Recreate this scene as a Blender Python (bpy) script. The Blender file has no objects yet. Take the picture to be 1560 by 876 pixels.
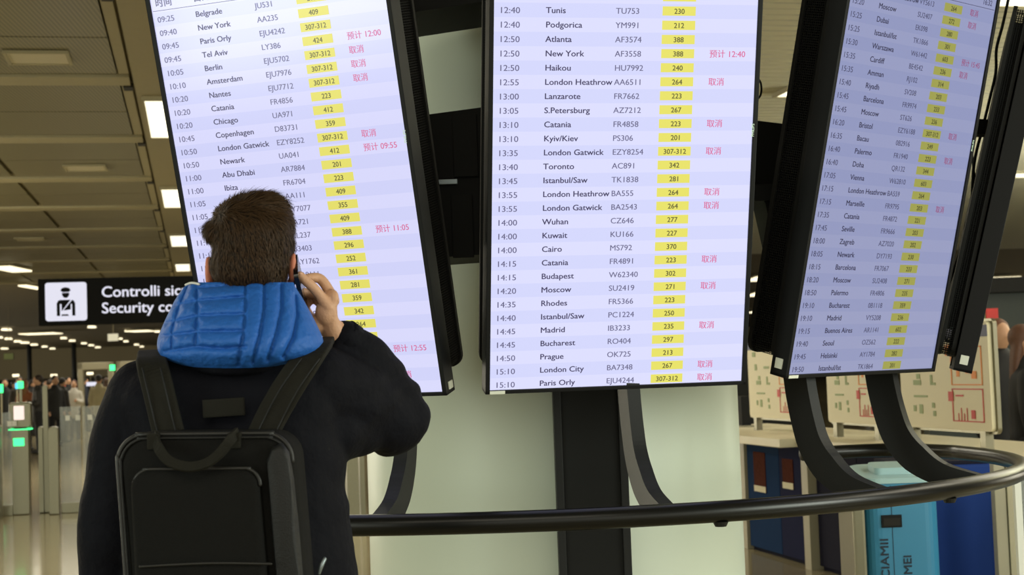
import bpy, bmesh, math, random
from mathutils import Vector, Matrix, Euler, noise
random.seed(7)
C = bpy.context.scene.collection
SC = bpy.context.scene
# ---------------------------------------------------------------- camera
FPX, PITCH, ROLL, EYE = 2322.0, 0.0552, 0.0358, 1.44
cam_d = bpy.data.cameras.new('camera'); cam = bpy.data.objects.new('camera', cam_d); C.objects.link(cam)
cam_d.sensor_width = 36.0; cam_d.lens = FPX / 1560 * 36.0; cam_d.clip_start = 0.05; cam_d.clip_end = 400
cam.matrix_world = Matrix.Translation((0, 0, EYE)) @ Matrix.Rotation(math.pi/2 + PITCH, 4, 'X') @ Matrix.Rotation(-ROLL, 4, 'Z')
cam_d.dof.use_dof = True; cam_d.dof.focus_distance = 3.6; cam_d.dof.aperture_fstop = 9.0
SC.camera = cam
# ---------------------------------------------------------------- world, exposure, lights
w = bpy.data.worlds.new('hall_ambient'); SC.world = w; w.use_nodes = True
w.node_tree.nodes['Background'].inputs[0].default_value = (0.92, 0.90, 0.74, 1)
w.node_tree.nodes['Background'].inputs[1].default_value = 1.35
SC.view_settings.view_transform = 'Standard'; SC.view_settings.look = 'None'
SC.view_settings.exposure = 0.0; SC.view_settings.gamma = 1.0; SC.view_settings.use_curve_mapping = False
def area(name, loc, rot, sx, sy, power, col):
    l = bpy.data.lights.new(name, 'AREA'); l.shape = 'RECTANGLE'; l.size = sx; l.size_y = sy; l.energy = power; l.color = col
    o = bpy.data.objects.new(name, l); C.objects.link(o); o.location = loc; o.rotation_euler = rot; return o
WARM = (1.0, 0.93, 0.74)
UP = (math.pi, 0, 0)
area('ceiling_fill_left', (-13.0, 16.0, 2.6), UP, 3, 16, 2200, WARM)  # added fill out of view, brightens the left ceiling from below
area('ceiling_fill_far', (-30.0, 42.0, 2.6), UP, 5, 30, 6000, WARM)  # added fill out of view, lifts the farther ceiling
area('ceiling_fill_right', (12.0, 17.0, 2.6), UP, 3, 10, 3600, (0.95, 0.97, 0.86))  # added fill out of view, brightens the slatted ceiling
area('hall_light_behind', (-0.5, -1.5, 4.4), (math.radians(20), 0, 0), 5, 2, 90, WARM)
area('hall_light_right', (6.0, 5.0, 4.4), (0, 0, 0), 2, 5, 170, WARM)
area('hall_light_left', (-6.0, 8.0, 4.4), (0, 0, 0), 2, 6, 220, WARM)
area('hall_light_mid', (-1.0, 14.0, 4.45), (0, 0, 0), 3, 1.5, 150, WARM)
area('hall_light_far', (-7.0, 25.0, 4.4), (0, 0, 0), 6, 6, 420, WARM)
area('hall_light_rear', (-10.0, 45.0, 4.4), (0, 0, 0), 10, 10, 700, WARM)
area('hall_light_shops', (6.5, 11.0, 4.4), (0, 0, 0), 3, 3, 120, WARM)
def aim(o, t): o.rotation_euler = (Vector(t) - o.location).to_track_quat('-Z', 'Y').to_euler()
COOL = (0.90, 1.0, 0.86)
aim(area('column_fill_right', (4.2, 1.6, 1.9), (0, 0, 0), 1.6, 1.6, 85, COOL), (0.2, 4.9, 0.9))  # added fill, no shop there; brightens the column from the right
aim(area('column_fill_left', (-4.0, 1.0, 1.9), (0, 0, 0), 1.6, 1.6, 62, COOL), (0.0, 4.9, 0.9))  # added fill, no shop there; weaker light on the column's left
aim(area('counter_fill', (7.0, 1.5, 2.6), (0, 0, 0), 2.0, 1.5, 110, (1, 1, 0.9)), (2.6, 8.0, 0.9))  # added fill, no shop there; brightens boards, counter and bins
aim(area('far_fill_left', (-50.0, 75.0, 2.2), (0, 0, 0), 70, 3.5, 9000, WARM), (0.0, 75.0, 3.2))  # added fill beyond the left of view, for the dark far ceiling
aim(area('far_fill_right', (45.0, 70.0, 2.2), (0, 0, 0), 70, 3.5, 6000, WARM), (0.0, 75.0, 3.2))  # matching added fill beyond the right of view
TH = 0.205                                   # the building is turned this much against the view
def B(x, y, z=0.0): return Vector((x*math.cos(TH) - y*math.sin(TH), x*math.sin(TH) + y*math.cos(TH), z))
def unB(p): return (p[0]*math.cos(TH) + p[1]*math.sin(TH), -p[0]*math.sin(TH) + p[1]*math.cos(TH))
def ray(px, py):
    u2 = (px-780)/FPX; v2 = (438-py)/FPX; cr, sr = math.cos(ROLL), math.sin(ROLL)
    u = u2*cr + v2*sr; v = -u2*sr + v2*cr
    return Vector((u, math.cos(PITCH) - v*math.sin(PITCH), math.sin(PITCH) + v*math.cos(PITCH)))
def at(px, py, Y): d = ray(px, py); p = d*(Y/d[1]); p.z += EYE; return p            # point at distance Y
def onz(px, py, z): d = ray(px, py); p = d*((z-EYE)/d[2]); p.z = z; return p          # point on a level
def onx(px, py, X):                                                                   # point on plane X'=X of the building
    d = ray(px, py); k = X/(d[0]*math.cos(TH) + d[1]*math.sin(TH)); p = d*k; p.z += EYE; return p
# ---------------------------------------------------------------- materials
def lin(c):
    return tuple(((v/255)/12.92 if v/255 <= 0.04045 else ((v/255+0.055)/1.055)**2.4) for v in c) + (1.0,)
def mat(name, rgb, rough=0.6, metal=0.0, spec=0.5, var=0.0, vscale=8.0, bump=0.0, bscale=60.0, emit=None, estr=1.0, alpha=1.0, trans=0.0, coat=0.0):
    m = bpy.data.materials.new(name); m.use_nodes = True; nt = m.node_tree; b = nt.nodes['Principled BSDF']
    b.inputs['Roughness'].default_value = rough; b.inputs['Metallic'].default_value = metal
    b.inputs['Specular IOR Level'].default_value = spec; b.inputs['Coat Weight'].default_value = coat
    c = lin(rgb); b.inputs['Base Color'].default_value = c
    tc = nt.nodes.new('ShaderNodeTexCoord')
    if var > 0:
        n = nt.nodes.new('ShaderNodeTexNoise'); n.inputs['Scale'].default_value = vscale; n.inputs['Detail'].default_value = 6
        nt.links.new(tc.outputs['Object'], n.inputs['Vector'])
        mx = nt.nodes.new('ShaderNodeMix'); mx.data_type = 'RGBA'
        mx.inputs[6].default_value = tuple(v*(1-var) for v in c[:3]) + (1,); mx.inputs[7].default_value = tuple(min(1, v*(1+var)) for v in c[:3]) + (1,)
        nt.links.new(n.outputs['Fac'], mx.inputs[0]); nt.links.new(mx.outputs[2], b.inputs['Base Color'])
    if bump > 0:
        n = nt.nodes.new('ShaderNodeTexNoise'); n.inputs['Scale'].default_value = bscale; n.inputs['Detail'].default_value = 4
        nt.links.new(tc.outputs['Object'], n.inputs['Vector'])
        bp = nt.nodes.new('ShaderNodeBump'); bp.inputs['Strength'].default_value = bump; bp.inputs['Distance'].default_value = 0.01
        nt.links.new(n.outputs['Fac'], bp.inputs['Height']); nt.links.new(bp.outputs['Normal'], b.inputs['Normal'])
    if emit is not None:
        b.inputs['Emission Color'].default_value = lin(emit); b.inputs['Emission Strength'].default_value = estr
    b.inputs['Alpha'].default_value = alpha; b.inputs['Transmission Weight'].default_value = trans
    return m
def stripes_mat(name, c1, c2, step, axis='Z', emit=False, estr=1.0, duty=0.5, offset=0.0, rough=0.3, soft=False):
    m = bpy.data.materials.new(name); m.use_nodes = True; nt = m.node_tree; b = nt.nodes['Principled BSDF']
    tc = nt.nodes.new('ShaderNodeTexCoord'); sp = nt.nodes.new('ShaderNodeSeparateXYZ'); nt.links.new(tc.outputs['Object'], sp.inputs[0])
    a = nt.nodes.new('ShaderNodeMath'); a.operation = 'ADD'; a.inputs[1].default_value = offset + 1000*step; nt.links.new(sp.outputs[axis], a.inputs[0])
    d = nt.nodes.new('ShaderNodeMath'); d.operation = 'DIVIDE'; d.inputs[1].default_value = step; nt.links.new(a.outputs[0], d.inputs[0])
    f = nt.nodes.new('ShaderNodeMath'); f.operation = 'FRACT'; nt.links.new(d.outputs[0], f.inputs[0])
    g = nt.nodes.new('ShaderNodeMath'); g.operation = 'LESS_THAN'; g.inputs[1].default_value = duty; nt.links.new(f.outputs[0], g.inputs[0])
    mx = nt.nodes.new('ShaderNodeMix'); mx.data_type = 'RGBA'; mx.inputs[6].default_value = lin(c1); mx.inputs[7].default_value = lin(c2)
    nt.links.new(g.outputs[0], mx.inputs[0]); b.inputs['Roughness'].default_value = rough
    if emit:
        b.inputs['Base Color'].default_value = (0.01, 0.01, 0.012, 1); nt.links.new(mx.outputs[2], b.inputs['Emission Color'])
        b.inputs['Emission Strength'].default_value = estr
    else: nt.links.new(mx.outputs[2], b.inputs['Base Color'])
    return m
M = {}
M['black_metal'] = mat('black_powder_coat', (22, 24, 25), 0.5, 0.0, 0.35, bump=0.05, bscale=300)
M['black_matte'] = mat('black_matte_steel', (17, 18, 18), 0.7, spec=0.3, var=0.15)
M['black_gloss'] = mat('black_gloss_tube', (12, 12, 11), 0.3, 0.0, 0.35)
M['bezel'] = mat('bezel_plastic', (13, 14, 16), 0.55, spec=0.25)
M['column'] = mat('column_panel', (217, 227, 211), 0.42, var=0.02, vscale=1.5)
M['seam'] = mat('seam_shadow_gap', (120, 118, 100), 0.8)
M['white_label'] = mat('paper_sticker', (225, 228, 215), 0.5)
M['brand'] = mat('brand_glow', (200, 225, 205), 0.3, emit=(200, 225, 205), estr=0.25)  # print given a faint glow of its own to look bright
M['sign_black'] = mat('sign_face_black', (9, 9, 8), 0.7, spec=0.15)
M['sign_white'] = mat('sign_lit_white', (120, 120, 128), 0.7, spec=0.2, emit=(226, 226, 244), estr=0.9)
M['ceil_base'] = mat('ceiling_void', (112, 102, 76), 0.8)
M['ceil_beam'] = mat('ceiling_beam_paint', (150, 141, 108), 0.5, var=0.05)
M['ceil_band'] = mat('ceiling_band_paint', (140, 130, 96), 0.5, var=0.05)
M['dark_gap'] = mat('dark_gap', (30, 28, 22), 0.8)
M['slat'] = mat('ceiling_slat_paint', (186, 182, 158), 0.5, var=0.06)
M['lamp'] = mat('lamp_diffuser', (255, 250, 230), 0.5, emit=(255, 248, 222), estr=1.35)
M['lamp_far'] = mat('downlight_glow', (255, 244, 210), 0.5, emit=(255, 242, 205), estr=1.6)
M['fixture_off'] = mat('unlit_fixture', (185, 176, 145), 0.4)
M['far_wall'] = mat('far_wall_paint', (120, 110, 84), 0.7, var=0.08, vscale=0.3)
M['far_dark'] = mat('far_dark_opening', (36, 30, 20), 0.8, var=0.4, vscale=0.5)
M['steel'] = mat('brushed_steel', (128, 124, 104), 0.34, 0.75, var=0.06, vscale=30)
M['glass'] = mat('gate_glass', (190, 195, 190), 0.12, alpha=0.28)
M['frost'] = mat('frosted_white', (215, 215, 205), 0.4)
M['green_lamp'] = mat('green_lamp', (60, 255, 150), 0.4, emit=(70, 255, 150), estr=1.5)
M['red_lamp'] = mat('red_lamp', (255, 60, 50), 0.4, emit=(255, 70, 50), estr=1.0)
M['cyan_screen'] = mat('cyan_screen', (90, 200, 240), 0.4, emit=(70, 190, 235), estr=1.0)
M['pink_screen'] = mat('reader_screen', (240, 225, 225), 0.4, emit=(240, 222, 222), estr=0.75)
M['cream'] = mat('poster_cream', (224, 214, 178), 0.45)
M['shelf'] = mat('shelf_white', (226, 216, 186), 0.4, var=0.03)
M['panel_grey'] = mat('panel_grey_beige', (172, 164, 138), 0.4)
M['blue_a'] = mat('cabinet_blue', (18, 50, 90), 0.85, spec=0.15, var=0.08, vscale=5)
M['blue_b'] = mat('cabinet_dark_blue', (30, 34, 66), 0.85, spec=0.15, var=0.08, vscale=5)
M['navy'] = mat('cabinet_navy_grey', (34, 34, 50), 0.85, spec=0.15, var=0.08, vscale=5)
M['bin_cyan'] = mat('bin_light_blue', (56, 138, 180), 0.45, var=0.05, vscale=4)
M['bin_lid'] = mat('bin_lid_pale', (170, 205, 210), 0.3, var=0.05)
M['bin_blue'] = mat('bin_royal_blue', (20, 60, 140), 0.6, spec=0.25, var=0.06, vscale=4)
M['print_dark'] = mat('print_dark_blue', (20, 40, 60), 0.6)
M['red_print'] = mat('red_print', (205, 50, 45), 0.5)
M['orange_print'] = mat('orange_print', (240, 140, 40), 0.5)
M['green_print'] = mat('green_print', (150, 165, 110), 0.5)
M['navy_print'] = mat('navy_print', (36, 44, 90), 0.5)
M['brown_print'] = mat('brown_print', (84, 44, 34), 0.9, spec=0.1, var=0.4, vscale=40)
M['yellow'] = mat('yellow_panel', (205, 165, 40), 0.5)
M['shop_dark'] = mat('shop_dark_green', (24, 36, 28), 0.5, var=0.5, vscale=1.2)
M['skin'] = mat('skin', (204, 158, 126), 0.5, var=0.06, vscale=40, bump=0.15, bscale=250)
M['ear'] = mat('ear_skin', (200, 122, 94), 0.6)
M['hair_strand'] = mat('hair_strand_brown', (60, 43, 26), 0.6, spec=0.2, var=0.6, vscale=160)
M['hair'] = mat('hair_brown', (32, 24, 16), 0.7, spec=0.2, var=0.45, vscale=120)
M['jacket'] = mat('jacket_navy_black', (11, 12, 20), 0.75, spec=0.12, var=0.12, vscale=14, bump=0.3, bscale=60)
M['lining'] = mat('hood_blue', (38, 98, 182), 0.55, spec=0.3, var=0.07, vscale=20, bump=0.35, bscale=70)
M['pack'] = mat('backpack_black_nylon', (17, 17, 16), 0.8, spec=0.15, var=0.12, vscale=30, bump=0.3, bscale=500)
M['pack_side'] = mat('backpack_side_nylon', (23, 24, 25), 0.5, spec=0.3, var=0.1, vscale=30, bump=0.2, bscale=400)
M['strap'] = mat('strap_webbing', (28, 27, 21), 0.75, spec=0.2, var=0.12, vscale=60, bump=0.3, bscale=600)
M['piping'] = mat('piping_black', (20, 20, 19), 0.5)
M['phone'] = mat('phone_black', (14, 14, 16), 0.2)
M['phone_edge'] = mat('phone_edge', (60, 60, 64), 0.3, 0.6)
M['trousers'] = mat('trousers_dark', (34, 36, 44), 0.8, var=0.15)
M['shoe'] = mat('shoe_dark', (28, 26, 24), 0.5)
M['zip'] = mat('zip_metal', (130, 140, 145), 0.35, 0.7)
M['lip'] = mat('lips', (180, 110, 95), 0.5)
M['eye_white'] = mat('eye_white', (230, 228, 222), 0.3)
M['iris'] = mat('iris_brown', (60, 40, 25), 0.2)

def perf_mat():        # perforated sheet: real holes through alpha
    m = bpy.data.materials.new('perforated_black_sheet'); m.use_nodes = True; nt = m.node_tree; b = nt.nodes['Principled BSDF']
    b.inputs['Base Color'].default_value = lin((14, 15, 16)); b.inputs['Roughness'].default_value = 0.8; b.inputs['Specular IOR Level'].default_value = 0.2
    tc = nt.nodes.new('ShaderNodeTexCoord'); v = nt.nodes.new('ShaderNodeTexVoronoi'); v.inputs['Scale'].default_value = 150; v.inputs['Randomness'].default_value = 0.0
    nt.links.new(tc.outputs['Object'], v.inputs['Vector'])
    g = nt.nodes.new('ShaderNodeMath'); g.operation = 'GREATER_THAN'; g.inputs[1].default_value = 0.42; nt.links.new(v.outputs['Distance'], g.inputs[0])
    nt.links.new(g.outputs[0], b.inputs['Alpha']); return m
M['perf'] = perf_mat()
def floor_mat():
    m = mat('polished_floor', (166, 154, 122), 0.12, spec=0.5, var=0.04, vscale=0.8)
    nt = m.node_tree; b = nt.nodes['Principled BSDF']; tc = nt.nodes.new('ShaderNodeTexCoord')
    br = nt.nodes.new('ShaderNodeTexBrick'); br.offset = 0; br.inputs['Scale'].default_value = 1.0; br.inputs['Brick Width'].default_value = 0.9; br.inputs['Row Height'].default_value = 0.9
    br.inputs['Mortar Size'].default_value = 0.006; br.inputs['Color1'].default_value = lin((164, 152, 120)); br.inputs['Color2'].default_value = lin((156, 145, 114)); br.inputs['Mortar'].default_value = lin((130, 120, 96))
    nt.links.new(tc.outputs['Object'], br.inputs['Vector']); nt.links.new(br.outputs['Color'], b.inputs['Base Color'])
    n = nt.nodes.new('ShaderNodeTexNoise'); n.inputs['Scale'].default_value = 1.2; nt.links.new(tc.outputs['Object'], n.inputs['Vector'])
    bp = nt.nodes.new('ShaderNodeBump'); bp.inputs['Strength'].default_value = 0.06; bp.inputs['Distance'].default_value = 0.02
    nt.links.new(n.outputs['Fac'], bp.inputs['Height']); nt.links.new(bp.outputs['Normal'], b.inputs['Normal']); return m
M['floor'] = floor_mat()
def panel_mat():       # fine diagonal rows of perforation
    m = bpy.data.materials.new('perforated_ceiling_panel'); m.use_nodes = True; nt = m.node_tree; b = nt.nodes['Principled BSDF']
    tc = nt.nodes.new('ShaderNodeTexCoord'); mp = nt.nodes.new('ShaderNodeMapping'); mp.inputs['Rotation'].default_value[2] = 0.12
    nt.links.new(tc.outputs['Object'], mp.inputs['Vector'])
    wv = nt.nodes.new('ShaderNodeTexWave'); wv.wave_type = 'BANDS'; wv.bands_direction = 'X'; wv.inputs['Scale'].default_value = 8.0; wv.inputs['Distortion'].default_value = 0.0
    nt.links.new(mp.outputs[0], wv.inputs['Vector'])
    mx = nt.nodes.new('ShaderNodeMix'); mx.data_type = 'RGBA'; mx.inputs[6].default_value = lin((84, 79, 56)); mx.inputs[7].default_value = lin((126, 119, 86))
    nt.links.new(wv.outputs['Fac'], mx.inputs[0]); nt.links.new(mx.outputs[2], b.inputs['Base Color'])
    b.inputs['Roughness'].default_value = 0.35; return m
M['panel'] = panel_mat()

# ---------------------------------------------------------------- mesh helpers
def link(name, me, m, parent=None, smooth=False):
    o = bpy.data.objects.new(name, me); C.objects.link(o)
    if m is not None and len(me.materials) == 0: me.materials.append(m)
    if parent is not None: o.parent = parent
    if smooth:
        for p in me.polygons: p.use_smooth = True
    return o
def obj(name, bm, m, parent=None, smooth=False, loc=None, rot=None):
    me = bpy.data.meshes.new(name); bmesh.ops.recalc_face_normals(bm, faces=bm.faces); bm.to_mesh(me); bm.free()
    o = link(name, me, m, parent, smooth)
    if loc is not None: o.location = loc
    if rot is not None: o.rotation_euler = rot
    return o
def new(): return bmesh.new()
def box(bm, lo, hi, mtx=None, bev=0.0):
    vs = [bm.verts.new((x, y, z)) for x in (lo[0], hi[0]) for y in (lo[1], hi[1]) for z in (lo[2], hi[2])]
    fs = [bm.faces.new([vs[i] for i in f]) for f in ((0,1,3,2),(4,6,7,5),(0,4,5,1),(2,3,7,6),(0,2,6,4),(1,5,7,3))]
    if bev > 0:
        es = list({e for f in fs for e in f.edges}); r = bmesh.ops.bevel(bm, geom=es, offset=bev, segments=2, affect='EDGES', profile=0.7)
        vs = list({v for v in r['verts']} | {v for v in vs if v.is_valid})
    if mtx is not None:
        for v in vs: v.co = mtx @ v.co
    return bm
def bxo(name, lo, hi, m, parent=None, bev=0.0, loc=None, rot=None): return obj(name, box(new(), lo, hi, None, bev), m, parent, False, loc, rot)
def smooth_path(pts, n=6):
    pts = [tuple(p) for p in pts]; out = []
    P = [pts[0]] + pts + [pts[-1]]
    for i in range(1, len(P)-2):
        for k in range(n):
            t = k/n; out.append(tuple(0.5*((2*b) + (-a+c)*t + (2*a-5*b+4*c-d)*t*t + (-a+3*b-3*c+d)*t**3) for a, b, c, d in zip(P[i-1], P[i], P[i+1], P[i+2])))
    out.append(pts[-1]); return out
def tube(bm, pts, seg=12, n=6, round_caps=True, smooth=True):
    """pts: (x,y,z,r) or (x,y,z,r,r2)"""
    pts = [tuple(p) if len(p) == 5 else tuple(p) + (p[3],) for p in pts]
    if smooth and len(pts) > 2: pts = smooth_path(pts, n)
    if round_caps:
        a, b = Vector(pts[0][:3]), Vector(pts[1][:3]); d = (a-b).normalized(); r = pts[0][3]
        pre = [tuple(a + d*r*math.sin(t)) + (r*math.cos(t), pts[0][4]*math.cos(t)) for t in (1.35, 0.95, 0.5)]
        a, b = Vector(pts[-1][:3]), Vector(pts[-2][:3]); d = (a-b).normalized(); r = pts[-1][3]
        post = [tuple(a + d*r*math.sin(t)) + (r*math.cos(t), pts[-1][4]*math.cos(t)) for t in (0.5, 0.95, 1.35)]
        pts = pre + pts + post
    rings = []; up = None
    for i, p in enumerate(pts):
        q = Vector(pts[min(i+1, len(pts)-1)][:3]) - Vector(pts[max(i-1, 0)][:3]); q.normalize()
        if up is None:
            up = Vector((0, 0, 1)) if abs(q.z) < 0.9 else Vector((0, 1, 0))
        x = q.cross(up).normalized(); up = x.cross(q).normalized()
        rings.append([bm.verts.new(Vector(p[:3]) + x*math.cos(2*math.pi*k/seg)*p[3] + up*math.sin(2*math.pi*k/seg)*p[4]) for k in range(seg)])
    for a, b in zip(rings, rings[1:]):
        for k in range(seg): bm.faces.new((a[k], a[(k+1) % seg], b[(k+1) % seg], b[k]))
    bm.faces.new(rings[0][::-1]); bm.faces.new(rings[-1]); return bm
def rect_sweep(bm, pts, wdir, w, t):
    """flat bar swept along pts, width w along wdir (Vector or list), thickness t"""
    rings = []
    for i, p in enumerate(pts):
        q = (Vector(pts[min(i+1, len(pts)-1)]) - Vector(pts[max(i-1, 0)])).normalized()
        wd = Vector(wdir[i] if isinstance(wdir, list) else wdir); wd = (wd - q*wd.dot(q)).normalized(); n = q.cross(wd)
        p = Vector(p); rings.append([bm.verts.new(p + wd*a*w/2 + n*b*t/2) for a, b in ((-1,-1),(1,-1),(1,1),(-1,1))])
    for a, b in zip(rings, rings[1:]):
        for k in range(4): bm.faces.new((a[k], a[(k+1) % 4], b[(k+1) % 4], b[k]))
    bm.faces.new(rings[0][::-1]); bm.faces.new(rings[-1]); return bm
def loft(bm, rings_def, seg=32):
    """rings: (cx, cy, z, rx, ry, exponent)"""
    rings = []
    for cx, cy, z, rx, ry, e in rings_def:
        R = []
        for k in range(seg):
            a = 2*math.pi*k/seg; c, s = math.cos(a), math.sin(a)
            R.append(bm.verts.new((cx + rx*math.copysign(abs(c)**(2/e), c), cy + ry*math.copysign(abs(s)**(2/e), s), z)))
        rings.append(R)
    for a, b in zip(rings, rings[1:]):
        for k in range(seg): bm.faces.new((a[k], a[(k+1) % seg], b[(k+1) % seg], b[k]))
    bm.faces.new(rings[0][::-1]); bm.faces.new(rings[-1]); return bm
def ellip(bm, c, r, rot=None, sub=3):
    mtx = Matrix.Translation(c) @ (rot.to_matrix().to_4x4() if rot else Matrix()) @ Matrix.Diagonal((r[0], r[1], r[2], 1))
    bmesh.ops.create_icosphere(bm, subdivisions=sub, radius=1.0, matrix=mtx); return bm
def fuse(bm, voxel, smooth_it=3, fac=0.6):
    """closed shapes -> one continuous surface mesh"""
    bmesh.ops.recalc_face_normals(bm, faces=bm.faces)
    me = bpy.data.meshes.new('tmp'); bm.to_mesh(me); bm.free(); o = bpy.data.objects.new('tmp', me); C.objects.link(o)
    r = o.modifiers.new('r', 'REMESH'); r.mode = 'VOXEL'; r.voxel_size = voxel; r.use_smooth_shade = True
    s = o.modifiers.new('s', 'SMOOTH'); s.iterations = smooth_it; s.factor = fac
    dg = bpy.context.evaluated_depsgraph_get(); dg.update()
    out = bpy.data.meshes.new_from_object(o.evaluated_get(dg)); bpy.data.objects.remove(o); bpy.data.meshes.remove(me)
    out.materials.clear(); return out
def displace(me, fn):
    ns = [v.normal.copy() for v in me.vertices]
    for v, n in zip(me.vertices, ns): v.co = v.co + n*fn(v.co)
def pad(bm, outline, y0, y1, bev, mtx=None):
    """outline in x,z extruded along y from y0 (near viewer, bevelled) to y1"""
    cx = sum(p[0] for p in outline)/len(outline); cz = sum(p[1] for p in outline)/len(outline)
    def ins(p, d):
        v = Vector((p[0]-cx, p[1]-cz)); l = v.length; v *= max(0, (l-d))/l; return (cx+v.x, cz+v.y)
    rings = []
    for t in (0, 0.5, 1.0, 1.57):
        d = bev*(1-math.sin(t)); y = y0 + bev*(1-math.cos(t)) if False else y0 + bev*(1-math.sin(math.pi/2-(math.pi/2-t)))
        y = y0 + bev*(1-math.cos(math.pi/2 - t)); d = bev*(1-math.sin(t)); d = bev*(1-math.cos(math.pi/2-t)) if False else bev*(1-math.sin(t))
        y = y0 + bev*(1-math.cos(t)); rings.append([(ins(p, d)[0], y, ins(p, d)[1]) for p in outline])
    rings.append([(p[0], y1-bev*0.4, p[1]) for p in outline]); rings.append([(ins(p, bev*0.4)[0], y1, ins(p, bev*0.4)[1]) for p in outline])
    R = [[bm.verts.new(q) for q in r] for r in rings]; n = len(outline)
    for a, b in zip(R, R[1:]):
        for k in range(n): bm.faces.new((a[k], a[(k+1) % n], b[(k+1) % n], b[k]))
    bm.faces.new(R[0][::-1]); bm.faces.new(R[-1])
    if mtx is not None:
        for r in R:
            for v in r: v.co = mtx @ v.co
    return bm
def rrect(x0, z0, x1, z1, r, n=6, rb=None):
    rb = r if rb is None else rb; out = []
    for cx, cz, a0, rr in ((x1-r, z1-r, 0, r), (x0+r, z1-r, 90, r), (x0+rb, z0+rb, 180, rb), (x1-rb, z0+rb, 270, rb)):
        for k in range(n+1):
            a = math.radians(a0 + 90*k/n); out.append((cx+rr*math.cos(a), cz+rr*math.sin(a)))
    return out
def poly_plate(bm, outline, y0, y1, mtx=None):
    a = [bm.verts.new((p[0], y0, p[1])) for p in outline]; b = [bm.verts.new((p[0], y1, p[1])) for p in outline]; n = len(a)
    bm.faces.new(a); bm.faces.new(b[::-1])
    for k in range(n): bm.faces.new((a[k], a[(k+1) % n], b[(k+1) % n], b[k]))
    if mtx is not None:
        for v in a+b: v.co = mtx @ v.co
    return bm
def empty(name, loc, rot=(0, 0, 0)):
    o = bpy.data.objects.new(name, None); C.objects.link(o); o.location = loc; o.rotation_euler = rot; o.empty_display_size = 0.1; return o
def tag(o, label=None, cat=None, group=None, kind=None):
    if label: o['label'] = label
    if cat: o['category'] = cat
    if group: o['group'] = group
    if kind: o['kind'] = kind
    return o
def structure(o): o['kind'] = 'structure'; return o
# text
_tc = {}
def text_mesh(s, bold=False):
    key = (s, bold)
    if key in _tc: return _tc[key]
    cu = bpy.data.curves.new('t', 'FONT'); cu.body = s; cu.resolution_u = 3; cu.size = 1.0; cu.offset = 0.0
    o = bpy.data.objects.new('t', cu); C.objects.link(o); dg = bpy.context.evaluated_depsgraph_get(); dg.update()
    me = bpy.data.meshes.new_from_object(o.evaluated_get(dg)); vs = [(v.co.x, v.co.y) for v in me.vertices]; fs = [tuple(p.vertices) for p in me.polygons]
    bpy.data.objects.remove(o); bpy.data.curves.remove(cu); bpy.data.meshes.remove(me); _tc[key] = (vs, fs); return _tc[key]
def add_text(V, F, s, x, z, size, y=0.0, align='L', bold=False, xs=1.0, rot=0.0):
    vs, fs = text_mesh(s, bold)
    if not vs: return
    w_ = max(v[0] for v in vs); dx = {'L': 0, 'C': -w_/2, 'R': -w_}[align]; b = len(V); c, sn = math.cos(rot), math.sin(rot)
    for n_, (ox, oy) in enumerate(((0, 0), (0.035, 0.0), (0.017, 0.02)) if bold else ((0, 0), (0.018, 0.0))):
        b = len(V)
        for vx, vy in vs:
            a, h = (vx+dx+ox)*size*xs, (vy+oy)*size; V.append((x + a*c - h*sn, y - n_*0.00004, z + a*sn + h*c))
        F.extend(tuple(i+b for i in f) for f in fs)
def text_obj(name, V, F, m, parent=None, loc=None, rot=None):
    me = bpy.data.meshes.new(name); me.from_pydata(V, [], F); o = link(name, me, m, parent); o['kind'] = 'stuff' if parent is not None and len(F) > 60 else 'print'
    if o['kind'] == 'print': del o['kind']
    if loc is not None: o.location = loc
    if rot is not None: o.rotation_euler = rot
    return o
def prop(name, fn_list, label, cat, group=None, loc=(0, 0, 0), rot=(0, 0, 0)):
    e = empty(name, loc, rot); tag(e, label, cat, group)
    for part, bm, m, sm in fn_list: obj(part, bm, m, e, sm)
    return e

# ================================================================ LARGE STRUCTURE
CZ = 4.64
fl = bxo('floor', (-60, -8, -0.1), (60, 150, 0), M['floor'], rot=(0, 0, TH)); structure(fl)
ce = bxo('ceiling', (-60, -8, CZ+0.06), (60, 150, CZ+0.2), M['ceil_base'], rot=(0, 0, TH)); structure(ce)
fw = bxo('wall_far', (-60, 130, 2.25), (60, 130.3, CZ+0.1), M['far_wall'], rot=(0, 0, TH)); structure(fw)
fd = bxo('wall_far_lower', (-60, 131, 0), (60, 131.2, 2.4), M['far_dark'], rot=(0, 0, TH)); structure(fd)
for nm, x in (('wall_left', -60.2), ('wall_right', 60)): structure(bxo(nm, (x, -8, 0), (x+0.2, 130, CZ+0.1), M['far_wall'], rot=(0, 0, TH)))
# perforated panels, cross beams and the lit band on the left
bay0, bay = 12.35, 3.92
proto = {}
for (x0, x1) in ((-2.60, -0.74), (-4.72, -2.67), (-8.7, -4.79), (0.40, 3.2)):
    me = None
    for i in range(-1, 18):
        ya = bay0 + (bay/2)*i + (0.26 if i % 2 == 0 else 0.02); yb = bay0 + (bay/2)*(i+1) - (0.02 if i % 2 == 0 else 0.26)
        k = (x0, i % 2)
        if k not in proto:
            o = bxo('ceiling_panel', (x0, 0, 0), (x1, yb-ya, 0.05), M['panel'], ce); proto[k] = o.data; o.location = (0, ya, CZ)
        else:
            o = link('ceiling_panel', proto[k], None, ce); o.location = (0, ya, CZ)
bm0 = None
for i in range(-1, 10):
    for (x0, x1) in ((-8.7, -0.62), (0.30, 3.2)):
        k = ('b', x0)
        if k not in proto: o = bxo('ceiling_beam', (x0, -0.22, -0.03), (x1, 0.22, 0.06), M['ceil_beam'], ce, 0.01); proto[k] = o.data
        else: o = link('ceiling_beam', proto[k], None, ce)
        o.location = (0, bay0 + bay*i, CZ)
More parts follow.
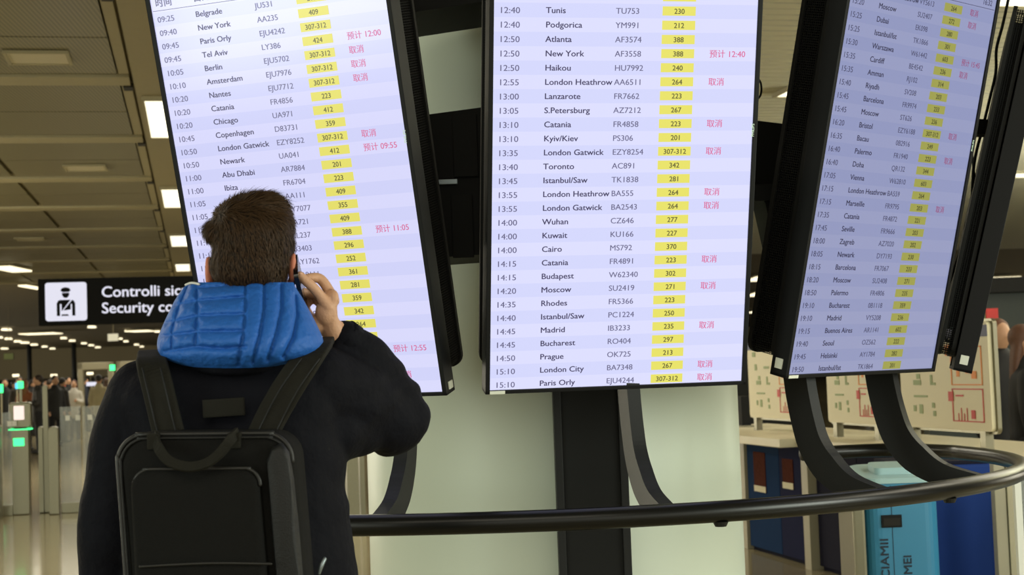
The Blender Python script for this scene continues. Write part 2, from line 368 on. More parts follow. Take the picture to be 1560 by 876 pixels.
for i in range(-1, 20):
    k = 'edge'
    if k not in proto: o = bxo('ceiling_edge_strip', (-0.72, 0.26, 0.0), (-0.62, bay-0.26, 0.05), M['ceil_beam'], ce); proto[k] = o.data
    else: o = link('ceiling_edge_strip', proto[k], None, ce)
    o.location = (0, bay0 + bay*i, CZ)
bxo('ceiling_band', (-0.58, 6, CZ-0.05), (0.30, 110, CZ+0.05), M['ceil_band'], ce)
for i in range(-1, 9):
    o = bxo('junction_gap', (-0.70, -0.1, -0.045), (-0.60, 0.1, 0.0), M['dark_gap'], ce) if 'jg' not in proto else link('junction_gap', proto['jg'], None, ce)
    proto['jg'] = o.data; o.location = (0, bay0 + bay*i + 0.32, CZ)
# slats on the right
for i in range(150):
    o = bxo('ceiling_slat', (3.4, -0.085, 0), (26, 0.085, 0.03), M['slat'], ce) if 'slat' not in proto else link('ceiling_slat', proto['slat'], None, ce)
    proto['slat'] = o.data; o.location = (0, 10.2 + 0.215*i, CZ)
# lamps in the ceiling
def ceiling_lamp(lo, hi, label, group=None, m='lamp', thick=0.05, rim=0.03, drop=0.0):
    cx, cy = (lo[0]+hi[0])/2, (lo[1]+hi[1])/2; e = empty('ceiling_light', B(cx, cy, CZ-0.005-drop), (0, 0, TH)); tag(e, label, 'ceiling light', group)
    hx, hy = (hi[0]-lo[0])/2, (hi[1]-lo[1])/2
    bm = new(); 
    for a in ((-hx-rim, -hy-rim, -thick), (-hx-rim, hy, -thick)): box(bm, a, (hx+rim, a[1]+rim, 0))
    for a in ((-hx-rim, -hy, -thick), (hx, -hy, -thick)): box(bm, a, (a[0]+rim, hy, 0))
    obj('frame', bm, M['ceil_beam'], e); obj('diffuser', box(new(), (-hx, -hy, -thick+0.01), (hx, hy, -0.002)), M[m], e)
    return e
names = ['nearest long light panel in the left ceiling band beside the left screen', 'second light panel in the left ceiling band, level with the sign above',
         'third light panel along the left ceiling band, small', 'fourth and smallest light panel along the left ceiling band, just above the black sign']
for i, n in enumerate(names): ceiling_lamp((-0.50, 17.0+7.84*i), (-0.14, 19.6+7.84*i), n, drop=0.045)
for (px, py, wx, wy, n) in ((1222, 147, 0.50, 0.42, 'bright rectangular light in the slatted ceiling between the middle and right screens'),
        (1565, 5, 0.9, 0.5, 'bright light at the top right corner above the edge-on screen'),
        (1562, 209, 0.55, 0.5, 'upper angled light in the ceiling right of the edge-on screen'),
        (1556, 270, 0.7, 0.6, 'lower angled light in the ceiling right of the edge-on screen')):
    p = onz(px, py, CZ-0.08); q = unB(p); ceiling_lamp((q[0]-wx/2, q[1]-wy/2), (q[0]+wx/2, q[1]+wy/2), n)
for (px, py, n) in ((58, 90, 'unlit flat fixture in the nearest perforated ceiling bay at upper left'), (130, 257, 'unlit flat fixture in the middle ceiling bays above the black sign'), (46, 365, 'unlit flat fixture in the far ceiling bay near the left edge')):
    p = onz(px, py, CZ-0.03); q = unB(p); ceiling_lamp((q[0]-0.27, q[1]-0.25), (q[0]+0.27, q[1]+0.25), n, m='fixture_off', thick=0.03)
# far downlights on rows that run down the hall
DL = [(10,502,14,5),(0,514,8,5),(13,516,10,5),(27,520,10,4),(38,522,12,5),(52,525,10,5),(68,528,8,5),(80,531,8,5),(97,515,9,5),(110,519,9,5),(7,531,10,4),(38,536,8,4),(105,534,9,5),
      (128,523,8,5),(139,526,8,5),(149,529,8,5),(159,531,7,5),(140,498,12,7),(195,504,9,5),(240,505,8,7),(183,516,7,5),(192,520,7,5),(208,525,7,5),(216,528,6,5)]
dl = None
for (px, py, wp, hp) in DL:
    p = onz(px, py, CZ-0.06); r = wp/2*p.y/FPX
    if dl is None:
        bm = new(); bmesh.ops.create_cone(bm, cap_ends=True, segments=16, radius1=1, radius2=0.85, depth=0.1); dl = obj('ceiling_downlight', bm, M['lamp_far']); o = dl
    else: o = dl.copy(); C.objects.link(o)
    o.location = p; o.scale = (r, r*2.2, 1); tag(o, 'small round glowing downlight in the far ceiling below the black sign', 'ceiling light', 'far downlights over the security hall')
for i, (px0, px1, py, n) in enumerate(((40, 84, 508, 'linear ceiling light left of and below the black sign'), (202, 228, 504, 'short linear ceiling light directly under the black sign'), (1, 33, 409, 'linear ceiling light at the left edge above the black sign'), (44, 57, 437, 'short linear ceiling light touching the left end of the black sign'),
        (1148, 1180, 424, 'upper of the light streaks seen right of the middle screen'), (1146, 1164, 448, 'second of the light streaks seen right of the middle screen'), (1150, 1163, 474, 'third of the light streaks seen right of the middle screen'), (1158, 1172, 485, 'lowest of the light streaks seen right of the middle screen'), (1500, 1532, 425, 'light streak low in the ceiling right of the edge-on screen'))):
    a, b = onz(px0, py, CZ-0.08), onz(px1, py, CZ-0.08); c = (a+b)/2; L = (b-a).length/2; d = (0.010 if py > 480 else 0.022)*c.y
    e = empty('ceiling_light', c, (0, 0, 0)); tag(e, n, 'ceiling light'); bm = new(); box(bm, (-L, -d, -0.04), (L, d, 0)); obj('diffuser', bm, M['lamp_far'], e)
    bm = new(); box(bm, (-L*1.04, -d*1.1, 0.0), (L*1.04, d*1.1, 0.06)); obj('frame', bm, M['ceil_beam'], e)

# ================================================================ COLUMN, POST, RAIL
RX, RY, RR = 0.0, 5.44, 1.70
def ringp(deg, r, z): a = math.radians(deg); return Vector((RX + r*math.sin(a), RY - r*math.cos(a), z))
bm = new(); bmesh.ops.create_cone(bm, cap_ends=False, segments=96, radius1=0.66, radius2=0.66, depth=CZ+0.06)
bmesh.ops.translate(bm, verts=bm.verts, vec=(0, 0, (CZ+0.06)/2))
col = obj('trim_column', bm, M['column'], None, True, (0.125, 5.46, 0)); structure(col)
bm = new()
for a in (142, -142, 100, -100):
    r = math.radians(a); box(bm, (-0.003, -0.6605, 0), (0.003, -0.655, CZ), Matrix.Rotation(r, 4, 'Z'))
obj('panel_joint', bm, M['seam'], col)
post = empty('support_post', (0.222, 4.68, 0), (0, 0, 0.0)); tag(post, 'black rectangular steel post standing in front of the pale column behind the middle screen', 'post')
bxo('post_core', (-0.088, -0.035, 0), (0.088, 0.06, 2.9), M['black_matte'], post, 0.004)
for s in (-1, 1): bxo('edge_profile', (s*0.098-0.012, -0.045, 0), (s*0.098+0.012, 0.07, 2.9), M['black_metal'], post, 0.003)
bxo('base_plate', (-0.16, -0.12, 0), (0.16, 0.12, 0.012), M['black_metal'], post, 0.003)
RZ = 1.075
rail = empty('handrail', (RX, RY, 0)); tag(rail, 'curved black tubular rail sweeping round below the departure screens', 'rail')
pts = []
for k in range(0, 49):
    a = -37 + (104+37)*k/48; p = ringp(a, RR, RZ) - Vector((RX, RY, 0)); pts.append((p.x, p.y, p.z, 0.027))
e = Vector(pts[-1][:3])
for (x, y) in ((1.54, 0.62), (1.38, 0.68), (1.12, 0.60)): pts.append((x, y, RZ, 0.027))
obj('tube', tube(new(), pts, 16, 3, False), M['black_gloss'], rail, True)
bm = new()
tube(bm, [(1.155, 0.612, RZ, 0.029), (1.135, 0.606, RZ, 0.029)], 16, round_caps=False); obj('end_cap', bm, M['steel'], rail, True)
for deg in (17, 44):
    p = ringp(deg, RR, RZ-0.031) - Vector((RX, RY, 0)); bm = new(); bmesh.ops.create_cone(bm, cap_ends=True, segments=14, radius1=0.014, radius2=0.02, depth=0.012, matrix=Matrix.Translation(p)); obj('fixing_cap', bm, M['black_metal'], rail)
def fin(deg, label, thick=0.036, wid=0.088):
    o_ = ringp(deg, 1.42, RZ) - Vector((RX, RY, 0))
    prof = smooth_path([(0.030, 0.345), (0.022, 0.28), (0.005, 0.20), (-0.02, 0.13), (-0.07, 0.070), (-0.15, 0.022), (-0.268, -0.002)], 5)   # (y outward negative, z)
    n = len(prof); bm = new(); rings = []
    for i, (y, z) in enumerate(prof):
        a, b = prof[max(0, i-1)], prof[min(n-1, i+1)]; t = Vector((b[0]-a[0], b[1]-a[1])).normalized(); nn = Vector((-t.y, t.x)); wd = wid*(1 if i < n*0.65 else 1-0.55*(i-n*0.65)/(n*0.35))
        rings.append([bm.verts.new((sx*thick/2, y + nn.x*s*wd/2, z + nn.y*s*wd/2)) for sx, s in ((-1,-1),(1,-1),(1,1),(-1,1))])
    for a, b in zip(rings, rings[1:]):
        for k in range(4): bm.faces.new((a[k], a[(k+1) % 4], b[(k+1) % 4], b[k]))
    bm.faces.new(rings[0][::-1]); bm.faces.new(rings[-1])
    e = obj('support_arm', bm, M['black_metal'], rail, False, o_, (0, 0, math.radians(deg))); e['label'] = label; return e
fin(-12, 'curved black arm joining the rail under the left screen, behind the raised elbow')
fin(12.5, 'narrow curved black arm beside the post under the middle screen')
fin(35, 'left one of two broad curved black arms under the right screen')
fin(52, 'right one of two broad curved black arms under the right screen')

# ================================================================ SCREENS
V0, RH, DW = -0.0039, 0.0355, 0.685
DH = 1.218
TILT = 0.2585
L_T = ['09:25','09:40','09:45','09:45','10:05','10:10','10:20','10:20','10:20','10:45','10:50','10:50','11:00','11:00','11:05','11:05','11:10','11:10','11:15','11:15','11:20']
L_D = ['Belgrade','New York','Paris Orly','Tel Aviv','Berlin','Amsterdam','Nantes','Catania','Chicago','Copenhagen','London Gatwick','Newark','Abu Dhabi','Ibiza']
L_F = ['JU531','AA235','EJU4242','LY386','EJU5702','EJU7976','EJU7712','FR4856','UA971','D83731','EZY8252','UA041','AR7884','FR6704','AA111','VY7077','BA721','KL237','B3403','AY1762','FR8111','','','BC880']
L_G = ['213','409','307-312','424','307-312','307-312','307-312','223','412','359','307-312','412','201','223','409','355','409','388','296','252','361','281','359','342','264','223','','','','']
L_R = {3:'预计 12:00',4:'取消',5:'取消',6:'取消',10:'取消',11:'预计 09:55',17:'预计 11:05',26:'预计 12:55',28:'取消'}
M_T = ['12:35','12:40','12:40','12:40','12:50','12:50','12:50','12:55','13:00','13:05','13:10','13:10','13:35','13:40','13:45','13:55','13:55','14:00','14:00','14:00','14:15','14:15','14:20','14:35','14:40','14:45','14:45','14:50','15:10','15:10']
M_D = ['','','Tunis','Podgorica','Atlanta','New York','Haikou','London Heathrow','Lanzarote','S.Petersburg','Catania','Kyiv/Kiev','London Gatwick','Toronto','Istanbul/Saw','London Heathrow','London Gatwick','Wuhan','Kuwait','Cairo','Catania','Budapest','Moscow','Rhodes','Istanbul/Saw','Madrid','Bucharest','Prague','London City','Paris Orly']
M_F = ['','SU2402','TU753','YM991','AF3574','AF3558','HU7992','AA6511','FR7662','AZ7212','FR4858','PS306','EZY8254','AC891','TK1838','BA555','BA2543','CZ646','KU166','MS792','FR4891','W62340','SU2419','FR5366','PC1224','IB3233','RO404','OK725','BA7348','EJU4244']
M_G = ['','240','230','212','388','388','240','264','223','267','223','201','307-312','342','281','264','264','277','227','370','223','302','271','223','250','235','297','213','267','307-312']
M_R = {5:'预计 12:40',7:'取消',10:'取消',12:'取消',15:'取消',16:'取消',20:'取消',22:'取消',25:'取消',28:'取消',29:'取消'}
R_T = ['15:15','15:20','15:25','15:25','15:30','15:35','15:35','15:40','15:45','15:45','16:20','16:35','16:40','16:40','17:05','17:15','17:15','17:35','17:45','18:00','18:05','18:15','18:20','18:50','19:10','19:10','19:15','19:40','19:45','19:50']
R_D = ['London Heathrow','Moscow','Dubai','Istanbul/Ist','Warszawa','Cardiff','Amman','Riyadh','Barcelona','Moscow','Bristol','Bacau','Palermo','Doha','Vienna','London Heathrow','Marseille','Catania','Seville','Zagreb','Newark','Barcelona','Moscow','Palermo','Bucharest','Madrid','Buenos Aires','Seoul','Helsinki','Istanbul/Ist']
R_F = ['VY5613','SU2407','EK098','TK1866','W61442','BE4542','RJ102','SV208','FR9974','ST626','EZY6188','0B2916','FR1940','QR132','W62810','BA559','FR9795','FR4872','FR9666','AZ7020','DY7193','FR7067','SU2408','FR4806','0B1118','VY5208','AR1141','OZ562','AY1784','TK1864']
R_G = ['264','272','280','301','603','236','314','203','233','236','307-312','249','223','344','603','264','203','221','203','202','230','233','271','235','359','236','602','222','282','201']
R_R = {0:'取消',1:'取消',4:'预计 15:45',5:'取消',10:'取消',12:'取消',16:'取消'}
def screen(pos, yaw, label, k, T, D, F_, G, R, brand_z, housing=(0.15, 1.268), clock=None, stickers=()):
    """k: brightness of this panel as seen"""
    e = empty('departure_screen', pos, (TILT, 0, yaw)); tag(e, label, 'screen')
    h = DW/2
    # bezel frame: four bars, body behind
    bm = new(); b = 0.012
    box(bm, (-h-b, -0.006, -0.010), (h+b, 0.05, 0.0), bev=0.002); box(bm, (-h-b, -0.006, DH), (h+b, 0.05, DH+b), bev=0.002)
    box(bm, (-h-b, -0.006, -0.010), (-h, 0.05, DH+b), bev=0.002); box(bm, (h, -0.006, -0.010), (h+b, 0.05, DH+b), bev=0.002)
    obj('bezel', bm, M['bezel'], e)
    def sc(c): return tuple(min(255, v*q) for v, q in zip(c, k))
    pm = stripes_mat('screen_rows', sc((219, 219, 252)), sc((228, 226, 255)), 2*RH, 'Z', True, 1.0, 0.5, -V0, 0.18)
    pan = obj('display_panel', box(new(), (-h, 0, 0), (h, 0.004, DH)), pm, e)
    body = obj('rear_body', box(new(), (-h-0.008, 0.006, -0.004), (h+0.008, 0.045, DH+0.008)), M['bezel'], e)
    # housing behind with perforated sides
    if housing:
        y0, y1 = 0.055, housing[0]; hw = h+0.004; out = rrect(-hw, 0.03, hw, housing[1], 0.035)
        bm = new(); poly_plate(bm, out, y0, y0+0.012); poly_plate(bm, out, y1-0.012, y1); obj('housing', bm, M['black_matte'], e)
        bm = new(); n = len(out)
        inn = [(p[0]*0.985, 0.03 + (p[1]-0.03)*0.99 + 0.003) for p in out]
        va = [bm.verts.new((p[0], y0+0.012, p[1])) for p in inn]; vb = [bm.verts.new((p[0], y1-0.012, p[1])) for p in inn]
        for i in range(n): bm.faces.new((va[i], va[(i+1) % n], vb[(i+1) % n], vb[i]))
        obj('perforated_side', bm, M['perf'], e)
        bm = new(); box(bm, (-h+0.08, y0+0.012, 0.12), (h-0.08, y1-0.012, min(DH-0.04, housing[1]-0.04))); obj('housing_core', bm, M['black_matte'], e)
    tm = mat('screen_text', (10, 10, 12), 0.3, emit=sc((104, 100, 132)), estr=1); dm = mat('screen_text_bold', (10, 10, 12), 0.3, emit=sc((66, 60, 94)), estr=1)
    rm = mat('screen_text_red', (10, 10, 12), 0.3, emit=sc((226, 96, 146)), estr=1); ym = mat('screen_yellow', (10, 10, 6), 0.3, emit=sc((240, 230, 104)), estr=1); gm = mat('screen_gate_text', (10, 10, 6), 0.3, emit=sc((92, 88, 50)), estr=1)
    Va, Fa, Vd, Fd, Vr, Fr, Vg, Fg = ([] for _ in range(8)); cells = []
    for i in range(30):
        zc = V0 + RH*(29-i+0.5); zb = zc - 0.0070
        if i < len(T) and T[i]: add_text(Va, Fa, T[i], -h+0.013, zb-0.0010, 0.0215, -0.0012, xs=1.12)
        if i < len(D) and D[i]: add_text(Vd, Fd, D[i], -h+0.131, zb, 0.0208, -0.0012, bold=True, xs=1.12)
        if i < len(F_) and F_[i]: add_text(Va, Fa, F_[i], -h+0.311, zb, 0.0208, -0.0012, xs=1.06)
        if i < len(G) and G[i]:
            cells.append(zc); add_text(Vg, Fg, G[i], -h+0.4765, zc-0.0060, 0.0185, -0.0016, 'C', bold=True)
        if i in R: add_text(Vr, Fr, R[i], -h+0.560, zb, 0.0215, -0.0012)
    zt = V0 + RH*30 + 0.004
    add_text(Va, Fa, '时间', -h+0.014, zt+0.012, 0.026, -0.0012, bold=True); add_text(Va, Fa, '目的地', -h+0.131, zt+0.012, 0.026, -0.0012, bold=True)
    add_text(Va, Fa, '航班', -h+0.309, zt+0.012, 0.026, -0.0012, bold=True)
    if clock: add_text(Va, Fa, clock, h-0.07, zt+0.010, 0.022, -0.0012, bold=True)
    text_obj('lettering', Va, Fa, tm, pan); text_obj('destination_lettering', Vd, Fd, dm, pan); text_obj('remark_lettering', Vr, Fr, rm, pan)
    cme = None
    for zc in cells:
        if cme is None: o = obj('gate_cell', box(new(), (-h+0.433, -0.0010, -0.0105), (-h+0.520, -0.0002, 0.0125)), ym, pan); cme = o.data
        else: o = link('gate_cell', cme, None, pan)
        o.location = (0, 0, zc)
    text_obj('gate_lettering', Vg, Fg, gm, pan)
    obj('header_rule', box(new(), (-h+0.004, -0.001, zt), (h-0.004, -0.0002, zt+0.0015)), tm, pan)
    V, F = [], []; add_text(V, F, 'PHILIPS', h+0.0025, brand_z, 0.0105, -0.0068, rot=math.pi/2, bold=True); text_obj('brand_mark', V, F, M['brand'], e)
    for (x0, z0, x1, z1, side) in stickers:
        if side: obj('sticker', box(new(), (x0, 0.012, z0), (x1, 0.036, z1)), M['white_label'], e)
        else: obj('sticker', box(new(), (x0, -0.0075, z0), (x1, -0.0055, z1)), M['white_label'], e)
    return e
screen((-0.5078, 4.1147, EYE-0.0451), -0.3797, 'left departures screen, rows from Belgrade at 09:25, behind the man', (0.945, 0.955, 0.985), L_T, L_D, L_F, L_G, L_R, 0.655, clock='16:32', stickers=((0.3545, 0.002, 0.3575, 0.022, True),))
screen((0.2687, 4.0305, EYE-0.0458), 0.1909, 'middle departures screen, rows ending with Paris Orly, in front of the post', (0.965, 0.98, 1.0), M_T, M_D, M_F, M_G, M_R, 0.655, clock='16:32', stickers=((-0.343, -0.0095, -0.303, -0.001, False),))
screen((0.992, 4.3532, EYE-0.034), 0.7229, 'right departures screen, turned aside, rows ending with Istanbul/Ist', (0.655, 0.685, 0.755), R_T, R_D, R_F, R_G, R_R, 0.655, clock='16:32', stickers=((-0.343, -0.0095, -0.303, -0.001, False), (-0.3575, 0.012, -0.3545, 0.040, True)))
p4 = at(1457, 556, 5.02)
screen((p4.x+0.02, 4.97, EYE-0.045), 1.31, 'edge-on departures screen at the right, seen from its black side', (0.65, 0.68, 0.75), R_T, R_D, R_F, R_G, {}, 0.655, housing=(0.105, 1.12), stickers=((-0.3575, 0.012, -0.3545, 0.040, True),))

# brackets between the screens
def beam(name, pts, y0, y1, label, m='black_matte', extra=None):
    """pts: pixel outline at depth y0"""
    P3 = [at(px, py, y0) for px, py in pts]; c = sum(P3, Vector())/len(P3); e = empty(name, c); tag(e, label, 'bracket')
    bm = new(); poly_plate(bm, [(p.x-c.x, p.z-c.z) for p in P3], 0, y1-y0); obj('box_section', bm, M[m], e); return e
bb = beam('mounting_beam', [(560, 190), (640, 176), (745, 162), (830, 158), (830, 388), (745, 387), (672, 392), (600, 396)], 4.30, 4.62, 'black mounting beam across the gap between left and middle screens')
bm = new(); box(bm, (-0.02, -0.012, 0.02), (0.05, 0.0, 0.20), bev=0.003); obj('cover_plate', bm, M['black_matte'], bb)
bm = new(); box(bm, (-0.10, -0.014, 0.0), (-0.01, 0.0, 0.014), bev=0.002); obj('bolt_strip', bm, M['zip'], bb)
bm = new(); box(bm, (-0.03, -0.014, -0.21), (0.03, 0.0, -0.03), bev=0.003); obj('hinge_plate', bm, M['black_matte'], bb)
beam('mounting_beam', [(560, 28), (620, 20), (738, 2), (830, -8), (830, -70), (560, -40)], 4.30, 4.62, 'black beam closing the top of the gap between left and middle screens')
b2 = beam('mounting_beam', [(1060, 170), (1156, 184), (1205, 190), (1225, 180), (1300, 170), (1300, 480), (1235, 470), (1196, 430), (1184, 390), (1166, 310), (1156, 286), (1060, 290)], 4.58, 4.80, 'black mounting beam across the gap between middle and right screens')
bm = new(); box(bm, (-0.09, -0.012, -0.02), (-0.02, 0.0, 0.03), bev=0.003); obj('cover_plate', bm, M['black_metal'], b2)
beam('mounting_beam', [(1425, 176), (1530, 184), (1530, 204), (1425, 204), (1425, 198), (1500, 198), (1500, 188), (1425, 188)][:4], 4.86, 4.93, 'thin black bracket joining the right screen to the edge-on screen')

# cables
def cable(pts, r, label, m='black_matte'):
    P3 = [tuple(at(a, b, c)) + (r,) for a, b, c in pts]; o = obj('cable', tube(new(), P3, 8, 6), M[m], None, True); return tag(o, label, 'cable', None)
cable([(1150, 118, 4.32), (1158, 124, 4.30), (1160, 138, 4.30), (1157, 148, 4.32), (1150, 152, 4.34)], 0.003, 'black cable loop behind the right edge of the middle screen')
cable([(1536, 0, 4.93), (1527, 40, 4.92), (1518, 75, 4.92), (1517, 110, 4.92), (1508, 150, 4.92), (1497, 195, 4.92), (1484, 250, 4.93), (1478, 330, 4.93), (1460, 390, 4.93), (1443, 440, 4.93)], 0.005, 'black cable hanging between the right screen and the edge-on screen')
cable([(1490, 150, 4.96), (1480, 215, 4.96), (1486, 300, 4.96), (1470, 345, 4.96), (1474, 385, 4.96), (1452, 440, 4.96), (1446, 470, 4.96), (1438, 510, 4.96), (1448, 522, 4.96)], 0.004, 'thin black cable dangling low beside the edge-on screen')

# ================================================================ SECURITY SIGN
pL = at(58, 461, 17.6); qL = unB(pL)
sg = empty('security_sign', B(qL[0], qL[1], 2.163), (0, 0, TH)); tag(sg, 'long black hanging sign with white officer pictogram reading Controlli, Security', 'sign')
SW, SH = 4.3, 0.545
obj('sign_box', box(new(), (0, 0, 0), (SW, 0.18, SH), bev=0.012), M['sign_black'], sg)
for x in (2.45, 3.75): bxo('hanger_rod', (x-0.015, 0.07, SH), (x+0.015, 0.10, CZ-2.163), M['steel'], sg)
k = SH/75.0            # metre per photo pixel on the sign
bm = new(); poly_plate(bm, rrect(11*k, SH-68*k, 75*k, SH-6.5*k, 4.5*k), -0.006, -0.001); pic = obj('pictogram_plate', bm, M['sign_white'], sg)
def pxs(pts): return [((x)*k, SH-(y)*k) for x, y in pts]
bm = new()
poly_plate(bm, pxs([(34.5, 19.5), (37, 15.5), (42.5, 14.2), (48, 15.5), (50.5, 19.5), (47, 22), (38, 22)]), -0.009, -0.006)                                 # cap
poly_plate(bm, pxs([(37, 23.2), (48, 23.2), (48, 27), (45.5, 30.5), (42.5, 31.5), (39.5, 30.5), (37, 27)]), -0.009, -0.006)                       # face
poly_plate(bm, pxs([(28.5, 40), (31, 35.5), (34, 34.5), (50, 34.5), (36.5, 52), (36, 52), (36, 41), (33.4, 41), (33.4, 60), (28.5, 60)]), -0.009, -0.006)
poly_plate(bm, pxs([(52.5, 34.5), (54.5, 35.5), (57, 40), (57, 60), (52.1, 60), (52.1, 41), (50, 41), (50, 50), (38.5, 51.5)]), -0.009, -0.006)
poly_plate(bm, pxs([(36, 57.5), (45.5, 57.5), (47, 60), (35.5, 60)]), -0.009, -0.006)
obj('officer_figure', bm, M['sign_black'], pic)
V, F = [], []
add_text(V, F, 'Controlli sicurezza', 97*k, SH-31.5*k, 24.5*k, -0.004, bold=True, xs=1.02); add_text(V, F, 'Security control', 97*k, SH-57.5*k, 24.5*k, -0.004, bold=True, xs=1.02)
text_obj('sign_lettering', V, F, M['sign_white'], sg)

# ================================================================ GATES at the left
def gp(px, py, z=0.0): q = unB(onz(px, py, z)); return B(q[0], q[1], z)
def gate_post(px, py, w_, d, h, label, extra=None):
    p = onz(px, py, 0); e = empty('gate_post', p, (0, 0, TH)); tag(e, label, 'gate post'); bm = new(); tubeless = pad(bm, rrect(-w_/2, 0.0, w_/2, h, min(w_, 0.08)*0.45, 4, 0.005), -d/2, d/2, 0.012)
    obj('post_body', bm, M['steel'], e); return e
g1 = gate_post(34, 783, 0.185, 0.26, 0.99, 'steel ticket gate post with lit reader screen and green lamps at the left')
obj('reader_head', pad(new(), rrect(-0.12, 0.99, 0.12, 1.29, 0.03), -0.09, 0.12, 0.02), M['steel'], g1)
obj('reader_screen', box(new(), (-0.065, -0.1, 1.09), (0.05, -0.089, 1.25)), M['pink_screen'], g1)
obj('green_band', box(new(), (-0.125, -0.135, 0.972), (0.125, 0.1, 0.986)), M['green_lamp'], g1)
obj('green_icon', box(new(), (-0.07, -0.142, 0.79), (0.05, -0.129, 0.88)), M['green_lamp'], g1)
obj('lamp_pole', box(new(), (-0.01, 0, 1.28), (0.02, 0.03, 1.46)), M['steel'], g1)
obj('green_signal', box(new(), (-0.028, -0.02, 1.45), (0.036, 0.05, 1.535), bev=0.012), M['green_lamp'], g1)
gate_post(72, 781, 0.055, 0.055, 1.48, 'tall thin steel pole between the gate posts')
gate_post(65, 781, 0.05, 0.2, 1.0, 'narrow steel gate post left of the thin pole')
gate_post(84, 783, 0.105, 0.2, 1.0, 'wider steel gate post right of the thin pole')
gate_post(-6, 790, 0.12, 0.3, 1.05, 'steel gate post cut by the left edge of the picture')
gate_post(538, 790, 0.12, 0.2, 0.98, 'bronze-toned gate post seen under the raised elbow, left one'); gate_post(553, 788, 0.05, 0.12, 0.98, 'thin gate post seen under the raised elbow, right one')
def glass_wing(px0, px1, pyb, h, label):
    a, b = onz(px0, pyb, 0), onz(px1, pyb, 0); a, b = unB(a), unB(b); e = empty('glass_barrier', B(a[0], a[1], 0), (0, 0, TH)); tag(e, label, 'barrier'); L = b[0]-a[0]
    obj('glass_pane', box(new(), (0, 0, 0.12), (L, 0.015, h)), M['glass'], e)
    obj('base_rail', box(new(), (0, -0.03, 0), (L, 0.045, 0.12), bev=0.008), M['steel'], e)
    bm = new(); n = max(2, int(L/0.12))
    for i in range(n): box(bm, (0.06+i*L/n, -0.003, h-0.16), (0.11+i*L/n, -0.0005, h-0.10))
    obj('warning_square', bm, M['frost'], e); return e
glass_wing(94, 124, 782, 1.22, 'clear glass barrier with white squares right of the gate posts')
glass_wing(128, 175, 781, 1.22, 'clear glass barrier with white squares partly behind the man')
glass_wing(5, 19, 786, 1.18, 'clear glass barrier at the left edge beside the reader post')
for i in range(6):
    x0 = 560 if False else None
# further rail of gates and scanners
def portal(px, py0, w_, h, Y, label):
    p = at(px, py0, Y); p.z = 0; e = empty('scanner_arch', p, (0, 0, TH)); tag(e, label, 'scanner')
    for s in (-1, 1): obj('upright', box(new(), (s*w_/2-0.07, -0.25, 0), (s*w_/2+0.07, 0.25, h), bev=0.02), M['panel_grey'], e)
    obj('lintel', box(new(), (-w_/2-0.07, -0.25, h-0.2), (w_/2+0.07, 0.25, h), bev=0.02), M['panel_grey'], e); return e
portal(147, 600, 0.82, 2.12, 43, 'pale walk-through scanner arch beyond the gates'); portal(205, 600, 0.8, 2.12, 43, 'second walk-through scanner arch, hidden mostly by the man')
for (px, n) in ((45, 'left one of two dark round pillars in the far hall'), (113, 'right one of two dark round pillars in the far hall')):
    p = at(px, 560, 110); p.z = 0; e = empty('hall_pillar', p); tag(e, n, 'pillar')
    bm = new(); bmesh.ops.create_cone(bm, cap_ends=True, segments=20, radius1=0.17, radius2=0.17, depth=CZ, matrix=Matrix.Translation((0, 0, CZ/2))); obj('shaft', bm, M['black_matte'], e, True)
    bm = new(); bmesh.ops.create_cone(bm, cap_ends=True, segments=20, radius1=0.28, radius2=0.24, depth=0.25, matrix=Matrix.Translation((0, 0, 0.125))); obj('base_ring', bm, M['steel'], e, True)
def small_box(name, px, py, Y, wpx, hpx, m, label, cat, dep=0.06, backing='black_matte', stand=False):
    p = at(px, py, Y); s = Y/FPX; e = empty(name, p, (0, 0, 0)); tag(e, label, cat)
    obj('face', box(new(), (-wpx*s/2, 0, -hpx*s/2), (wpx*s/2, dep*0.3, hpx*s/2)), M[m], e); obj('case', box(new(), (-wpx*s/2*1.05, dep*0.3, -hpx*s/2*1.05), (wpx*s/2*1.05, dep, hpx*s/2*1.05)), M[backing], e)
    bm = new()
    if stand: box(bm, (-0.012, dep*0.5, -p.z), (0.012, dep*0.9, -hpx*s/2)); obj('pole', bm, M['panel_grey'], e)
    else: box(bm, (-0.006, dep*0.5, hpx*s/2), (0.006, dep*0.9, max(hpx*s/2+0.02, CZ+0.07-p.z))); obj('hanger', bm, M['far_wall'], e)
    return e
small_box('exit_sign', 13, 543, 60, 14, 9, 'green_print', 'small green exit sign in the far hall at the left edge', 'sign')
small_box('lane_sign', 172, 514, 50, 16, 11, 'frost', 'small white lit sign hanging under the black sign', 'sign')
small_box('signal_lamp', 171, 560, 30, 8, 9, 'green_lamp', 'green signal lamp beside the man\'s shoulder', 'lamp', stand=True)
small_box('signal_lamp', 1, 592, 30, 7, 13, 'green_lamp', 'green signal lamp at the left edge', 'lamp', stand=True)
small_box('signal_lamp', 97, 586, 44, 5, 5, 'red_lamp', 'orange red lamp among the far queue', 'lamp', stand=True); small_box('signal_lamp', 124, 584, 44, 4, 5, 'red_lamp', 'red lamp on the left side of the scanner arch', 'lamp', stand=True)
small_box('glow_panel', 139, 585, 46, 15, 6, 'sign_white', 'white lit panel inside the scanner arch', 'screen', stand=True)
for px, n in ((24, 'low lamp above the queue at the left'), (82, 'low lamp above the middle of the queue'), (137, 'low lamp seen inside the scanner arch')): small_box('hanging_lamp', px, 572 if px < 100 else 569, 60, 10, 4, 'lamp_far', n, 'lamp', stand=True)
small_box('screen_monitor', 25, 588, 30, 4, 9, 'cyan_screen', 'small cyan monitor beside the green signal', 'screen', stand=True)

